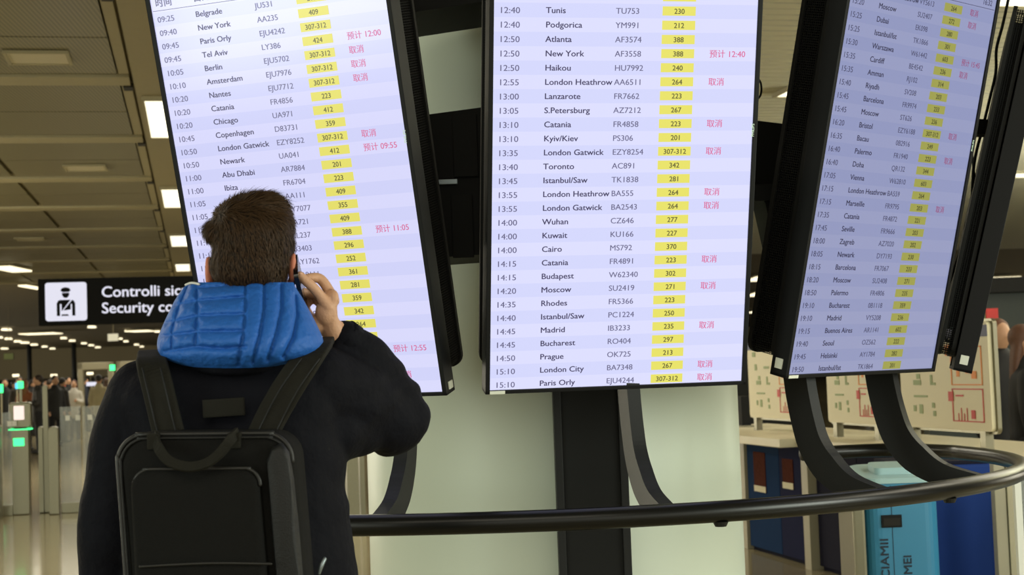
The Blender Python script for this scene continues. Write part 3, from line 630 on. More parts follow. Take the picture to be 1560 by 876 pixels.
# ================================================================ RIGHT: counter, cabinets, boards, bins
CX = 4.17
cb = empty('information_counter', B(CX, 10.1, 0), (0, 0, TH)); tag(cb, 'long white shelf counter with blue cupboard doors behind the rail at the right', 'counter')
# local frame: x = into the counter (X'), y = along (Y')
def yb_(px, py=700): return unB(onx(px, py, CX))[1] - 10.1
yA, yB_, yC, yD = yb_(1127), yb_(1186), yb_(1236), yb_(1304)
obj('shelf_top', box(new(), (-0.22, yC+0.02, 0.845), (0.75, yA+1.3, 0.905), bev=0.006), M['shelf'], cb)
obj('shelf_top', box(new(), (-0.10, -4.2, 0.86), (0.75, yC-0.0, 0.905), bev=0.006), M['shelf'], cb)
obj('door', box(new(), (0.0, yB_+0.004, 0.03), (0.03, yb_(1138), 0.835), bev=0.004), M['blue_a'], cb)
d2 = obj('door', box(new(), (0.0, yC+0.10, 0.03), (0.03, yB_-0.004, 0.835), bev=0.004), M['blue_b'], cb)
obj('divider_panel', box(new(), (-0.06, yC-0.06, 0), (0.7, yC+0.05, 0.85), bev=0.003), M['panel_grey'], cb)
obj('divider_panel', box(new(), (-0.02, yb_(1137), 0), (0.7, yb_(1126), 0.845), bev=0.003), M['panel_grey'], cb)
obj('door', box(new(), (0.0, yD, 0.03), (0.03, yC-0.07, 0.85), bev=0.004), M['navy'], cb)
for j in range(3): obj('door', box(new(), (0.0, yD-0.01-0.9*(j+1)+0.012, 0.03), (0.03, yD-0.01-0.9*j, 0.85), bev=0.004), M['navy'], cb)
obj('carcass', box(new(), (0.03, -4.2, 0.0), (0.7, yb_(1137), 0.84)), M['navy'], cb)
for (px, py, wp, hp) in ((1158, 719, 16, 60), (1201, 722, 14, 45)):
    p = onx(px, py, CX); q = unB(p); s = p.y/FPX; kk = 0.5*wp*s*3.0
    po = obj('door_poster', box(new(), (-0.006, q[1]-10.1-kk, p.z-hp*s/2), (-0.001, q[1]-10.1+kk, p.z+hp*s/2)), M['brown_print'], cb)
    obj('poster_strip', box(new(), (-0.009, -kk+q[1]-10.1, p.z-hp*s/2), (-0.006, kk+q[1]-10.1, p.z-hp*s/2+0.045)), M['cream'], po)
p = onx(1281, 735, CX); q = unB(p); obj('red_sticker', box(new(), (-0.006, q[1]-10.2, p.z-0.03), (-0.001, q[1]-10.02, p.z+0.05)), M['red_print'], cb)
p = onx(1277, 775, CX); q = unB(p); obj('white_sticker', box(new(), (-0.006, q[1]-10.2, p.z-0.02), (-0.001, q[1]-10.02, p.z+0.02)), M['white_label'], cb)

def board(px0, px1, zb, zt, label):
    zb += 0.007
    XB = CX+0.18; a = unB(onx(px0, 640, XB)); b = unB(onx(px1, 640, XB)); L = a[1]-b[1]
    # local x runs from far end (photo left) to near end (photo right); local -y faces the hall
    e = empty('information_board', B(XB, a[1], zb), (0, 0, TH-math.pi/2)); tag(e, label, 'board'); H = zt-zb
    bm = new(); poly_plate(bm, rrect(0, 0, L, H, 0.03), 0, 0.025); obj('board_panel', bm, M['cream'], e)
    bm = new(); poly_plate(bm, rrect(-0.02, -0.015, L+0.02, H+0.015, 0.035), 0.026, 0.05); obj('board_frame', bm, M['steel'], e)
    for x in (0.08, L-0.14): obj('foot', box(new(), (x, 0, 0.905-zb), (x+0.06, 0.05, 0.0)), M['steel'], e)
    def fr(bm, x0, z0, x1, z1, t=0.006):
        for lo, hi in (((x0, z0), (x1, z0+t)), ((x0, z1-t), (x1, z1)), ((x0, z0), (x0+t*1.6, z1)), ((x1-t*1.6, z0), (x1, z1))): box(bm, (lo[0], -0.003, lo[1]), (hi[0], -0.0005, hi[1]))
    bm = new(); box(bm, (0.0, -0.003, H-0.085), (L, -0.0005, H-0.02)); hd = obj('header_strip', bm, M['navy_print'], e)
    V, F = [], []; add_text(V, F, 'info', 0.7*L, H-0.065, 0.035, -0.005, xs=2.0, bold=True) if False else None
    R_ = new(); O_ = new(); G_ = new()
    fr(R_, 0.60*L, 0.05, 0.93*L, 0.34*H+0.03); box(R_, (0.565*L, -0.006, 0.27*H), (0.615*L, -0.003, 0.36*H)); box(R_, (0.80*L, -0.004, 0.11*H), (0.84*L, -0.001, 0.19*H)); box(R_, (0.64*L, -0.004, 0.315*H), (0.72*L, -0.001, 0.33*H))
    for x in (0.66, 0.69, 0.72, 0.75): box(R_, (x*L, -0.003, 0.09*H), (x*L+0.008, -0.001, (0.11+0.05*((x*100) % 2))*H+0.03))
    fr(O_, 0.60*L, 0.42*H, 0.93*L, 0.78*H); box(O_, (0.55*L, -0.006, 0.70*H), (0.60*L, -0.003, 0.80*H)); box(O_, (0.76*L, -0.004, 0.53*H), (0.82*L, -0.001, 0.60*H)); box(O_, (0.82*L, -0.004, 0.48*H), (0.87*L, -0.001, 0.55*H)); box(O_, (0.66*L, -0.003, 0.50*H), (0.69*L, -0.001, 0.57*H))
    for (x, z, ww, hh) in ((0.10, 0.86*0.9, 0.06, 0.06), (0.16, 0.42, 0.09, 0.05), (0.20, 0.48, 0.04, 0.05), (0.36, 0.44, 0.025, 0.08), (0.36, 0.42, 0.06, 0.025), (0.16, 0.30, 0.16, 0.02), (0.15, 0.16, 0.03, 0.06), (0.22, 0.14, 0.04, 0.09), (0.37, 0.20, 0.03, 0.05), (0.38, 0.12, 0.03, 0.05), (0.14, 0.60, 0.04, 0.08), (0.32, 0.62, 0.1, 0.03)):
        box(G_, (x*L, -0.003, z*H), ((x+ww)*L, -0.001, (z+hh)*H))
    for nm_, b_ in (('red_print', R_), ('orange_print', O_), ('green_print', G_)): obj(nm_, b_, M[nm_], e)['kind'] = 'stuff'
    return e
board(1143, 1224, 1.0, 1.63, 'farthest cream information board, just right of the middle screen edge')
board(1262, 1346, 1.0, 1.63, 'middle cream information board between the two broad curved arms')
board(1375, 1511, 1.0, 1.63, 'nearest and widest cream information board with navy header strip')
# items standing between boards
for (px, pyb, h, r, m, n) in ((1134, 655, 0.26, 0.04, 'black_matte', 'dark bottle-like dispenser at the left end of the counter'), (1229, 655, 0.30, 0.035, 'red_print', 'red upright holder between the far and middle boards'), (1357, 663, 0.22, 0.05, 'navy', 'dark holder between the middle and nearest boards')):
    p = onx(px, pyb, CX+0.34); e = empty('counter_holder', (p.x, p.y, 0.905), (0, 0, TH)); tag(e, n, 'holder')
    obj('holder_body', box(new(), (-r, -r*1.6, 0), (r, r*1.6, h), bev=0.006), M[m], e); obj('holder_base', box(new(), (-r*1.5, -r*2, 0), (r*1.5, r*2, 0.015), bev=0.004), M['steel'], e)
# light blue recycling bin
pb = onx(1376, 780, 2.9)
pb = at(1376, 780, 7.0); be = empty('recycling_bin', (pb.x, pb.y, 0), (0, 0, 0.0)); tag(be, 'light blue recycling bin with black slot and vertical writing', 'bin')
hw = 56*7.0/FPX
bm = new(); out = rrect(-hw, 0, hw, 0.34, 0.07)
def vplate(bm, outline_xy, z0, z1, ztop_slope=0.0):
    a = [bm.verts.new((p[0], p[1], z0)) for p in outline_xy]; b = [bm.verts.new((p[0], p[1], z1 + ztop_slope*p[1])) for p in outline_xy]; n = len(a)
    bm.faces.new(a[::-1]); bm.faces.new(b)
    for i in range(n): bm.faces.new((a[i], a[(i+1) % n], b[(i+1) % n], b[i]))
    return bm
vplate(bm, out, 0.02, 0.87); obj('bin_body', bm, M['bin_cyan'], be)
bm = new(); vplate(bm, rrect(-hw-0.012, -0.012, hw+0.012, 0.352, 0.08), 0.87, 0.895, 0.12); obj('bin_lid', bm, M['bin_lid'], be)
bm = new(); vplate(bm, rrect(-hw*0.6, 0.08, hw*0.5, 0.24, 0.03), 0.90, 0.925, 0.12); obj('lid_flap', bm, M['bin_lid'], be)
s = 7.0/FPX; zz = lambda py: EYE - (py-(438+128-0.0358*(1376-780)))*s
obj('slot_frame', box(new(), (-34*s, -0.008, zz(800)), (-3*s, 0.0, zz(781)), bev=0.003), M['black_matte'], be)
obj('slot_hole', box(new(), (-31*s, -0.0095, zz(797)), (-6*s, -0.007, zz(786))), M['dark_gap'], be)
obj('centre_seam', box(new(), (-18*s, -0.002, 0.05), (-17.2*s, -0.0005, 0.86)), M['print_dark'], be)
V, F = [], []
add_text(V, F, 'CCIAMII', -25*s, zz(893), 17.5*s, -0.003, rot=math.pi/2, bold=True, xs=1.22); add_text(V, F, 'MEI', 9*s, zz(872), 17.5*s, -0.003, rot=math.pi/2, bold=True, xs=1.12)
text_obj('bin_lettering', V, F, M['print_dark'], be)
V, F = [], []; add_text(V, F, 'PLASTICA', 44*s, zz(900), 9*s, -0.003, rot=math.pi/2) if False else None
obj('side_profile', box(new(), (-hw-0.06, 0.01, 0.0), (-hw-0.004, 0.33, 0.865), bev=0.012), M['steel'], be)
obj('bin_plinth', box(new(), (-hw+0.02, 0.03, 0.0), (hw-0.02, 0.32, 0.02)), M['black_matte'], be)
# royal blue bin
p2 = at(1452, 780, 7.7); b2_ = empty('large_bin', (p2.x, p2.y, 0), (0, 0, 0)); tag(b2_, 'royal blue bin right of the light blue recycling bin', 'bin'); s2 = 7.7/FPX
obj('bin_body', box(new(), (-85*s2, 0, 0.03), (62*s2, 0.42, 0.90), bev=0.02), M['bin_blue'], b2_)
obj('bin_slot', box(new(), (-78*s2, -0.004, 0.83), (-70*s2, 0.0, 0.875)), M['dark_gap'], b2_)
obj('lid_rim', box(new(), (-86*s2, -0.006, 0.895), (63*s2, 0.43, 0.915), bev=0.006), M['navy'], b2_)
obj('bin_foot', box(new(), (-80*s2, 0.02, 0), (58*s2, 0.40, 0.03)), M['black_matte'], b2_)
# grey and glass panels on the far right
p3 = at(1530, 780, 7.25); s3 = 7.25/FPX; e = empty('side_cabinet', (p3.x, p3.y, 0), (0, 0, 0)); tag(e, 'grey beige side cabinet right of the royal blue bin', 'cabinet')
obj('side_panel', box(new(), (-13*s3, 0, 0), (4*s3, 0.06, 0.93), bev=0.004), M['panel_grey'], e); obj('side_panel', box(new(), (5*s3, -0.01, 0), (20*s3, 0.06, 0.93), bev=0.004), M['fixture_off'], e)
p3 = at(1556, 780, 5.6); e = empty('glass_screen', (p3.x, p3.y, 0), (0, 0, 0.15)); tag(e, 'bright glass edge at the lower right border under the rail', 'panel')
obj('glass_edge', box(new(), (-0.02, 0, 0), (0.005, 0.02, 1.04)), M['frost'], e); obj('glass_pane', box(new(), (0.006, 0.004, 0.02), (0.6, 0.016, 1.03)), M['glass'], e)
# dark shop behind
pk = at(1425, 500, 14.0); e = empty('dark_shop', (pk.x, pk.y, 0), (0, 0, 0)); tag(e, 'dark green shop front behind the boards at the right', 'shop')
obj('shop_wall', box(new(), (-0.1, 0, 0), (6, 0.2, 2.12)), M['shop_dark'], e); obj('shop_fascia', box(new(), (-0.14, -0.1, 2.0), (6, 0.25, 2.14), bev=0.01), M['black_matte'], e)
def shop_panel(x0, y0, x1, y1, m, nm, yy=-0.03):
    a, b = at(x0, y1, 14.0), at(x1, y0, 14.0); obj(nm, box(new(), (a.x-pk.x, yy-0.03, a.z), (b.x-pk.x, yy, b.z)), M[m], e)
shop_panel(1441, 455, 1459, 500, 'cyan_screen', 'cyan_panel'); shop_panel(1484, 474, 1499, 500, 'green_print', 'green_panel'); shop_panel(1500, 470, 1516, 512, 'red_print', 'red_panel', -0.05); shop_panel(1499, 486, 1512, 497, 'navy_print', 'dark_panel', -0.08)
shop_panel(1546, 530, 1580, 566, 'yellow', 'yellow_panel')
# teal-grey strip beyond the boards
p5 = at(1125, 525, 16); e = empty('rear_display', (p5.x, p5.y, 0), (0, 0, TH)); tag(e, 'dark grey display stand in the narrow gap right of the middle screen', 'stand')
obj('top_band', box(new(), (-0.15, 0, 1.60), (0.8, 0.2, 1.68), bev=0.01), M['navy'], e); obj('lower_panel', box(new(), (-0.13, 0.02, 0), (0.78, 0.18, 1.60)), M['black_matte'], e)

# ================================================================ PEOPLE
def figure(name, base, heading, label, hgt, cols, hair_long=False, bag=False, voxel=0.022, arm_pose=0):
    """simple clothed person; local -y is the front"""
    e = empty(name, base, (0, 0, heading)); tag(e, label, 'person'); k = hgt/1.75
    def S(pts): return [tuple(v*k for v in p) for p in pts]
    bm = new()
    tube(bm, S([(0, 0, 0.92, 0.15, 0.11), (0, 0, 1.15, 0.14, 0.10), (0, 0, 1.35, 0.17, 0.10), (0, 0, 1.43, 0.10, 0.08), (0, 0.0, 1.50, 0.055, 0.055)]), 14)
    ellip(bm, Vector((0, -0.012, 1.63))*k, Vector((0.075, 0.095, 0.115))*k); ellip(bm, Vector((0, -0.108, 1.615))*k, Vector((0.014, 0.02, 0.025))*k, sub=2)
    for s_ in (-1, 1):
        ellip(bm, Vector((s_*0.078, 0, 1.62))*k, Vector((0.012, 0.02, 0.032))*k, sub=2)
        ap = [(s_*0.17, 0, 1.38, 0.05), (s_*0.22, 0.01, 1.12, 0.042), (s_*0.21, -0.06, 0.88, 0.032), (s_*0.20, -0.08, 0.80, 0.028)] if not (arm_pose and s_ > 0) else [(s_*0.17, 0, 1.38, 0.05), (s_*0.22, -0.02, 1.12, 0.042), (s_*0.12, -0.22, 1.15, 0.032), (s_*0.08, -0.26, 1.18, 0.028)]
        tube(bm, S(ap), 10)
        hx, hy, hz = ap[-1][:3]
        for f_ in range(4): tube(bm, S([(hx+(f_-1.5)*0.016, hy, hz, 0.010), (hx+(f_-1.5)*0.018, hy-0.02, hz-0.07 - 0.01*(f_ in (1, 2)), 0.008)]), 6, smooth=False)
        tube(bm, S([(hx-s_*0.02, hy-0.01, hz, 0.011), (hx-s_*0.045, hy-0.03, hz-0.04, 0.009)]), 6, smooth=False)
        tube(bm, S([(s_*0.09, 0, 0.95, 0.085), (s_*0.10, 0, 0.50, 0.058), (s_*0.10, 0.01, 0.08, 0.040)]), 10)
    body = link('body', fuse(bm, voxel, 1), M['skin'], e, True)
    bm = new()
    tube(bm, S([(0, 0, 0.80, 0.185, 0.14), (0, 0, 1.0, 0.175, 0.135), (0, 0, 1.2, 0.18, 0.135), (0, 0, 1.36, 0.185, 0.12), (0, 0, 1.44, 0.11, 0.10)]), 16)
    for s_ in (-1, 1):
        ap = [(s_*0.16, 0, 1.37, 0.072), (s_*0.225, 0.01, 1.12, 0.062), (s_*0.215, -0.06, 0.88, 0.05)] if not (arm_pose and s_ > 0) else [(s_*0.16, 0, 1.37, 0.072), (s_*0.225, -0.02, 1.12, 0.062), (s_*0.12, -0.22, 1.15, 0.05)]
        tube(bm, S(ap), 10)
    link('jacket', fuse(bm, voxel, 2), mat(name+'_jacket', cols[0], 0.7, var=0.15), body, True)
    bm = new()
    for s_ in (-1, 1): tube(bm, S([(s_*0.09, 0, 0.90, 0.105), (s_*0.10, 0, 0.50, 0.075), (s_*0.10, 0.01, 0.07, 0.062)]), 10)
    link('trousers', fuse(bm, voxel, 1), mat(name+'_trousers', cols[1], 0.8), body, True)
    bm = new()
    for s_ in (-1, 1): ellip(bm, Vector((s_*0.10, -0.05, 0.045))*k, Vector((0.048, 0.13, 0.045))*k)
    obj('shoes', bm, M['shoe'], body, True)
    bm = new(); ellip(bm, Vector((0, 0.018, 1.665))*k, Vector((0.088, 0.10, 0.10))*k)
    if hair_long: tube(bm, S([(0, 0.03, 1.66, 0.085, 0.06), (0, 0.06, 1.50, 0.095, 0.05), (0, 0.085, 1.34, 0.085, 0.035)]), 12)
    link('hair', fuse(bm, voxel*0.8, 1), mat(name+'_hair', cols[2], 0.6, var=0.3, vscale=60), body, True)
    return e
PPL = [(8, 45, 0.2, 'person in a long black coat at the left edge of the far queue', 1.76, ((22, 22, 24), (20, 20, 22), (20, 16, 12)), False, 0),
       (38, 36, 2.9, 'person with ginger hair and orange brown coat behind the green signal', 1.66, ((150, 88, 50), (40, 38, 40), (140, 95, 50)), True, 0),
       (58, 34, -1.2, 'person in dark grey padded jacket leaning behind the thin steel pole', 1.74, ((52, 50, 48), (26, 26, 28), (40, 28, 18)), False, 1),
       (84, 38, 0.8, 'person in black jacket with white collar right of the thin steel pole', 1.75, ((32, 32, 32), (24, 24, 26), (22, 18, 15)), False, 0),
       (96, 40, 2.4, 'person in charcoal coat beneath the orange lamp', 1.70, ((44, 42, 40), (30, 30, 34), (30, 22, 16)), False, 0),
       (113, 42, 0.1, 'person with long reddish hair and white top left of the scanner arch', 1.64, ((205, 200, 190), (50, 40, 40), (80, 40, 28)), True, 1),
       (151, 39, 3.1, 'person in pale cream and grey top walking under the scanner arch', 1.74, ((190, 178, 140), (60, 58, 60), (30, 24, 18)), False, 0),
       (163, 44, 2.8, 'person with brown hair right of the scanner arch', 1.68, ((120, 95, 70), (50, 46, 44), (60, 40, 25)), True, 0),
       (70, 52, 0.4, 'small figure in blue grey coat farthest back in the queue', 1.72, ((70, 78, 90), (40, 40, 44), (50, 34, 22)), False, 0),
       (30, 41, 0.3, 'person in grey hooded coat between the ginger-haired person and the left edge', 1.78, ((70, 66, 60), (30, 30, 32), (28, 22, 18)), False, 0),
       (50, 47, 1.8, 'small dark figure behind the padded jacket wearer', 1.73, ((28, 26, 26), (24, 24, 26), (22, 18, 14)), False, 0),
       (76, 46, 2.6, 'figure in tan jacket behind the thin steel pole', 1.70, ((120, 92, 62), (40, 36, 34), (46, 32, 20)), False, 0),
       (104, 48, 0.9, 'figure in black coat farthest back near the orange lamp', 1.77, ((20, 20, 22), (20, 20, 22), (18, 15, 12)), False, 0),
       (130, 50, 2.0, 'figure in dark blue coat behind the left side of the scanner arch', 1.74, ((30, 34, 48), (24, 26, 32), (24, 18, 14)), False, 0),
       (22, 50, 1.4, 'figure in dark brown coat behind the reader post', 1.72, ((60, 44, 34), (30, 28, 28), (35, 26, 20)), False, 0)]
for px, Y, hd, lab, hg, cols, lh, ap in PPL:
    p = at(px, 600, Y); figure('person', (p.x, p.y, 0), hd, lab, hg, cols, lh, arm_pose=ap)
p = onx(1560, 600, 5.5); pr = figure('person', (p.x+0.02, p.y, 0), 1.3, 'person in black jacket with white markings at the right border beyond the rail', 1.63, ((24, 24, 24), (26, 26, 30), (96, 64, 46)), True, voxel=0.016, arm_pose=1)
p = onx(1527, 600, 5.9); figure('person', (p.x, p.y, 0), 0.2, 'person with reddish brown hair partly hidden by the nearest board', 1.70, ((26, 26, 26), (26, 26, 30), (110, 70, 50)), True, voxel=0.018)
# ================================================================ THE MAN ON THE PHONE
YM = 2.72
def pm(px, py, dy=0.0): return at(px, py, YM+dy)
SM = YM/FPX                                   # metres per photo pixel at his depth
man_base = pm(368, 700); man = empty('person', (man_base.x, YM, 0)); tag(man, 'man seen from behind in dark jacket with blue hood, phone at his ear', 'person')
MI = Matrix.Translation((-man_base.x, -YM, 0))
def ml(v): return (v[0]-man_base.x, v[1]-YM, v[2])
def T3(px, py, dy, r, r2=None): p = ml(pm(px, py, dy)); return p + ((r,) if r2 is None else (r, r2))
# --- body: one continuous surface (legs, trunk, arms, neck, head, hands)
bm = new()
def ringpx(y, x0, x1, ry, e=2.3, dy=0.0):
    a, b = ml(pm(x0, y)), ml(pm(x1, y)); return ((a[0]+b[0])/2, dy, (a[2]+b[2])/2, (b[0]-a[0])/2, ry, e)
loft(bm, [ringpx(1140, 215, 520, 0.10), ringpx(1040, 205, 530, 0.115), ringpx(876, 222, 515, 0.10), ringpx(760, 218, 510, 0.11), ringpx(650, 208, 510, 0.12), ringpx(590, 240, 490, 0.095), ringpx(560, 300, 460, 0.07), ringpx(530, 335, 430, 0.055)], 28)
tube(bm, [T3(383, 540, 0.0, 0.060), T3(383, 470, -0.01, 0.056), T3(383, 420, 0.0, 0.058)], 16)
hc = Vector(ml(pm(383, 368, 0.0)))
ellip(bm, hc + Vector((0.004, 0, -0.006)), (0.066, 0.088, 0.084)); ellip(bm, hc + Vector((0, 0.035, -0.055)), (0.060, 0.062, 0.075)); ellip(bm, hc + Vector((0, 0.068, -0.115)), (0.034, 0.030, 0.022))      # skull, face, chin
tube(bm, [tuple(hc + Vector((0, 0.092, -0.015))) + (0.008,), tuple(hc + Vector((0, 0.112, -0.055))) + (0.012,), tuple(hc + Vector((0, 0.100, -0.066))) + (0.010,)], 8)                # nose
for s in (-1, 1): ellip(bm, hc + Vector((s*0.028, 0.086, -0.004)), (0.016, 0.010, 0.006), sub=2)                                                              # brows
# legs
for s in (-1, 1): tube(bm, [(s*0.09, 0, 0.90, 0.090), (s*0.10, 0.0, 0.50, 0.062), (s*0.105, -0.01, 0.10, 0.042)], 14)
# left arm hanging, right arm raised
LA = [T3(238, 612, 0.0, 0.050), T3(200, 720, 0.0, 0.048), T3(176, 850, 0.01, 0.042), T3(180, 1000, 0.03, 0.033), T3(188, 1080, 0.04, 0.026)]
tube(bm, LA, 14)
EL = (602, 642, 0.16); WR = (512, 508, 0.055)
RA = [T3(490, 590, 0.0, 0.060), T3(550, 618, 0.08, 0.052), T3(*EL, 0.043), T3(560, 575, 0.11, 0.040), T3(*WR, 0.027, 0.023)]
tube(bm, RA, 14)
body = link('body', fuse(bm, 0.008, 4), M['skin'], man, True)
# --- right hand, same skin, grown out of the wrist (its own fine mesh)
def hand_px(pts): return [T3(*p) for p in pts]
bm = new()
tube(bm, hand_px([(522, 526, 0.065, 0.025, 0.024), (506, 502, 0.052, 0.0245, 0.021), (499, 486, 0.046, 0.0265, 0.016), (499, 468, 0.040, 0.0245, 0.014), (504, 455, 0.036, 0.018, 0.012)]), 16)
ellip(bm, Vector(ml(pm(485, 494, 0.045))), (0.017, 0.018, 0.020)); ellip(bm, Vector(ml(pm(497, 476, 0.035))), (0.020, 0.018, 0.026))
tube(bm, hand_px([(500, 468, 0.028, 0.0125), (488, 451, 0.022, 0.0100), (477, 438, 0.014, 0.0095), (465, 427, 0.008, 0.0088), (457, 419, 0.004, 0.0075)]), 12)      # index, nearest
tube(bm, hand_px([(508, 458, 0.044, 0.0115), (500, 441, 0.046, 0.0100), (488, 425, 0.044, 0.0095), (474, 423, 0.034, 0.0088), (463, 425, 0.026, 0.0078)]), 12)     # middle, behind
tube(bm, hand_px([(497, 462, 0.056, 0.0110), (482, 450, 0.064, 0.0092), (470, 447, 0.054, 0.0086), (459, 443, 0.040, 0.0074)]), 12)                                # ring
tube(bm, hand_px([(492, 466, 0.066, 0.0095), (477, 455, 0.078, 0.0080), (468, 464, 0.072, 0.0076), (465, 475, 0.060, 0.0066)]), 12)                               # little finger
tube(bm, hand_px([(480, 490, 0.060, 0.0130), (471, 482, 0.082, 0.0105), (464, 468, 0.086, 0.0092), (459, 455, 0.076, 0.0080)]), 12)                                # thumb, on the far side
hand = link('right_hand', fuse(bm, 0.0021, 3), M['skin'], body, True)
bm = new()
for (px, py, dy) in ((457.5, 417.2, -0.001), (463.5, 422.5, 0.022)): ellip(bm, Vector(ml(pm(px, py, dy))), (0.0045, 0.003, 0.0032), sub=2)
obj('fingernails', bm, mat('fingernail', (226, 178, 150), 0.3), hand, True)
# left hand
bm = new(); hx, hy, hz = LA[-1][:3]
tube(bm, [(hx, hy, hz+0.02, 0.026, 0.022), (hx, hy+0.006, hz-0.03, 0.030, 0.016), (hx, hy+0.01, hz-0.075, 0.030, 0.013)], 14)
for i, l in enumerate((0.070, 0.082, 0.076, 0.058)):
    fy = hy + 0.032 - i*0.021; tube(bm, [(hx, fy, hz-0.075, 0.0092), (hx+0.004, fy+0.002, hz-0.075-l*0.5, 0.0085), (hx+0.016, fy+0.002, hz-0.075-l, 0.0072)], 10)
tube(bm, [(hx+0.01, hy+0.025, hz-0.02, 0.012), (hx+0.018, hy+0.045, hz-0.06, 0.010), (hx+0.022, hy+0.05, hz-0.095, 0.008)], 10)
link('left_hand', fuse(bm, 0.0028, 2), M['skin'], body, True)
# ears
for s, px, py in ((-1, 321, 416), (1, 446, 411)):
    bm = new(); c = Vector(ml(pm(px, py, 0.004)))
    ellip(bm, c, (0.008, 0.019, 0.030)); ellip(bm, c + Vector((-s*0.004, 0.004, -0.024)), (0.007, 0.009, 0.012)); tube(bm, [tuple(c + Vector((s*0.003, -0.014*math.sin(a)-0.002, 0.026*math.cos(a)))) + (0.0042,) for a in (0, 0.5, 1.1, 1.7, 2.3)], 8)
    obj_me = fuse(bm, 0.003, 2); link('ear', obj_me, M['ear'] if 'ear' in M else M['skin'], body, True)
# face details
for s in (-1, 1):
    c = hc + Vector((s*0.030, 0.0735, -0.022)); ob = new(); ellip(ob, c, (0.0125, 0.0125, 0.0095)); ey = obj('eye', ob, M['eye_white'], body, True)
    ob = new(); ellip(ob, c + Vector((0, 0.0095, 0)), (0.0055, 0.0042, 0.0055), sub=2); obj('iris', ob, M['iris'], ey, True)
ob = new(); tube(ob, [tuple(hc + Vector((-0.022, 0.090, -0.088))) + (0.0035,), tuple(hc + Vector((0, 0.099, -0.087))) + (0.0060,), tuple(hc + Vector((0.022, 0.090, -0.088))) + (0.0035,)], 8); obj('mouth', ob, M['lip'], body, True)
# --- hair: cap plus thousands of short strands
bm = new()
def pe(px, py, dy, rx, ry, rz): ellip(bm, Vector(ml(pm(px, py, dy))), (rx*SM, ry, rz*SM))
pe(386, 370, -0.002, 62, 0.100, 68); pe(381, 402, -0.014, 60, 0.080, 52); pe(333, 355, -0.02, 22, 0.050, 20); pe(398, 326, 0.01, 43, 0.080, 33); pe(384, 322, 0.02, 38, 0.07, 24); pe(420, 350, 0.0, 27, 0.07, 40); pe(364, 342, -0.005, 36, 0.088, 36)
tube(bm, [T3(380, 405, -0.03, 0.062, 0.045), T3(380, 452, -0.030, 0.054, 0.034)], 20)
hm = fuse(bm, 0.0045, 4)
# keep hair off the face
hb = bmesh.new(); hb.from_mesh(hm)
def facez(v): return v.y > hc.y + 0.045 and v.z < hc.z + 0.045 or (v.y > hc.y + 0.012 and v.z < hc.z - 0.02)
for v in hb.verts:
    if facez(v.co):
        d = v.co - hc; v.co = hc + Vector((d.x*0.80, d.y*0.72 if d.y > 0 else d.y, d.z*0.9 if d.z < 0 else d.z))
hb.to_mesh(hm); hb.free(); hm.update()
displace(hm, lambda c: 0.0022*noise.noise(Vector((c.x*130, c.y*130, c.z*38))) + 0.0030*noise.noise(Vector((c.x*40, c.y*40, c.z*22))))
hair = link('hair', hm, M['hair'], body, True)
crown = Vector(ml(pm(345, 338, -0.07))); HV, HF = [], []
rs = random.Random(3); polys = [p for p in hm.polygons if not facez(p.center + p.normal*0.004)]
for i in range(19000):
    p = polys[rs.randrange(len(polys))]; n = p.normal.normalized(); c = p.center + Vector((rs.uniform(-1, 1), rs.uniform(-1, 1), rs.uniform(-1, 1)))*0.003
    flow = (c - crown); top = max(0.0, min(1.0, (c.z - hc.z)/0.07)); flow = flow.normalized()*(0.4+0.9*top) + Vector((0.25*noise.noise(c*30), 0.25*noise.noise(c*30+Vector((9, 0, 0))), -0.9*(1-top*0.8)))
    flow += Vector((rs.uniform(-1, 1), rs.uniform(-1, 1), rs.uniform(-1, 1)))*0.16; flow = (flow - n*flow.dot(n))
    if flow.length < 1e-4: continue
    flow.normalize(); side = flow.cross(n); L = (0.009 + 0.017*top)*rs.uniform(0.6, 1.2); wd = rs.uniform(0.0004, 0.0008); b = len(HV); lift = (0.0010 + 0.0022*top*rs.random())
    for t, ww, hh in ((0, 1, 0), (0.5, 0.85, 1.0), (1.0, 0.1, 1.1)):
        q = c + flow*L*t + n*(lift*hh*(1-0.35*t) + 0.0004); HV.append(tuple(q - side*wd*ww)); HV.append(tuple(q + side*wd*ww))
    HF += [(b, b+1, b+3, b+2), (b+2, b+3, b+5, b+4)]
me = bpy.data.meshes.new('hair_strands'); me.from_pydata(HV, [], HF); hs = link('hair_strands', me, M['hair_strand'] if 'hair_strand' in M else M['hair'], hair); hs['kind'] = 'stuff'
# --- trousers and shoes
bm = new()
for s in (-1, 1): tube(bm, [(s*0.09, 0, 0.88, 0.115), (s*0.10, 0, 0.50, 0.084), (s*0.105, -0.01, 0.05, 0.070)], 18)
loft(bm, [(0, 0, 0.74, 0.17, 0.10, 2.4), (0, 0, 0.90, 0.18, 0.125, 2.4), (0, 0, 1.0, 0.175, 0.12, 2.4)], 24)
tm_ = fuse(bm, 0.012, 3); displace(tm_, lambda c: 0.004*noise.noise(Vector((c.x*14, c.y*14, c.z*22)))); link('trousers', tm_, M['trousers'], body, True)
for s in (-1, 1):
    bm = new(); ellip(bm, (s*0.105, 0.04, 0.045), (0.050, 0.140, 0.045)); ellip(bm, (s*0.105, -0.03, 0.06), (0.045, 0.06, 0.05)); sh = link('shoe', fuse(bm, 0.008, 2), M['shoe'], body, True)
    bm = new(); loft(bm, [(s*0.105, 0.035, 0.0, 0.052, 0.145, 2.4), (s*0.105, 0.035, 0.022, 0.052, 0.146, 2.4)], 24); obj('sole', bm, M['black_matte'], sh)
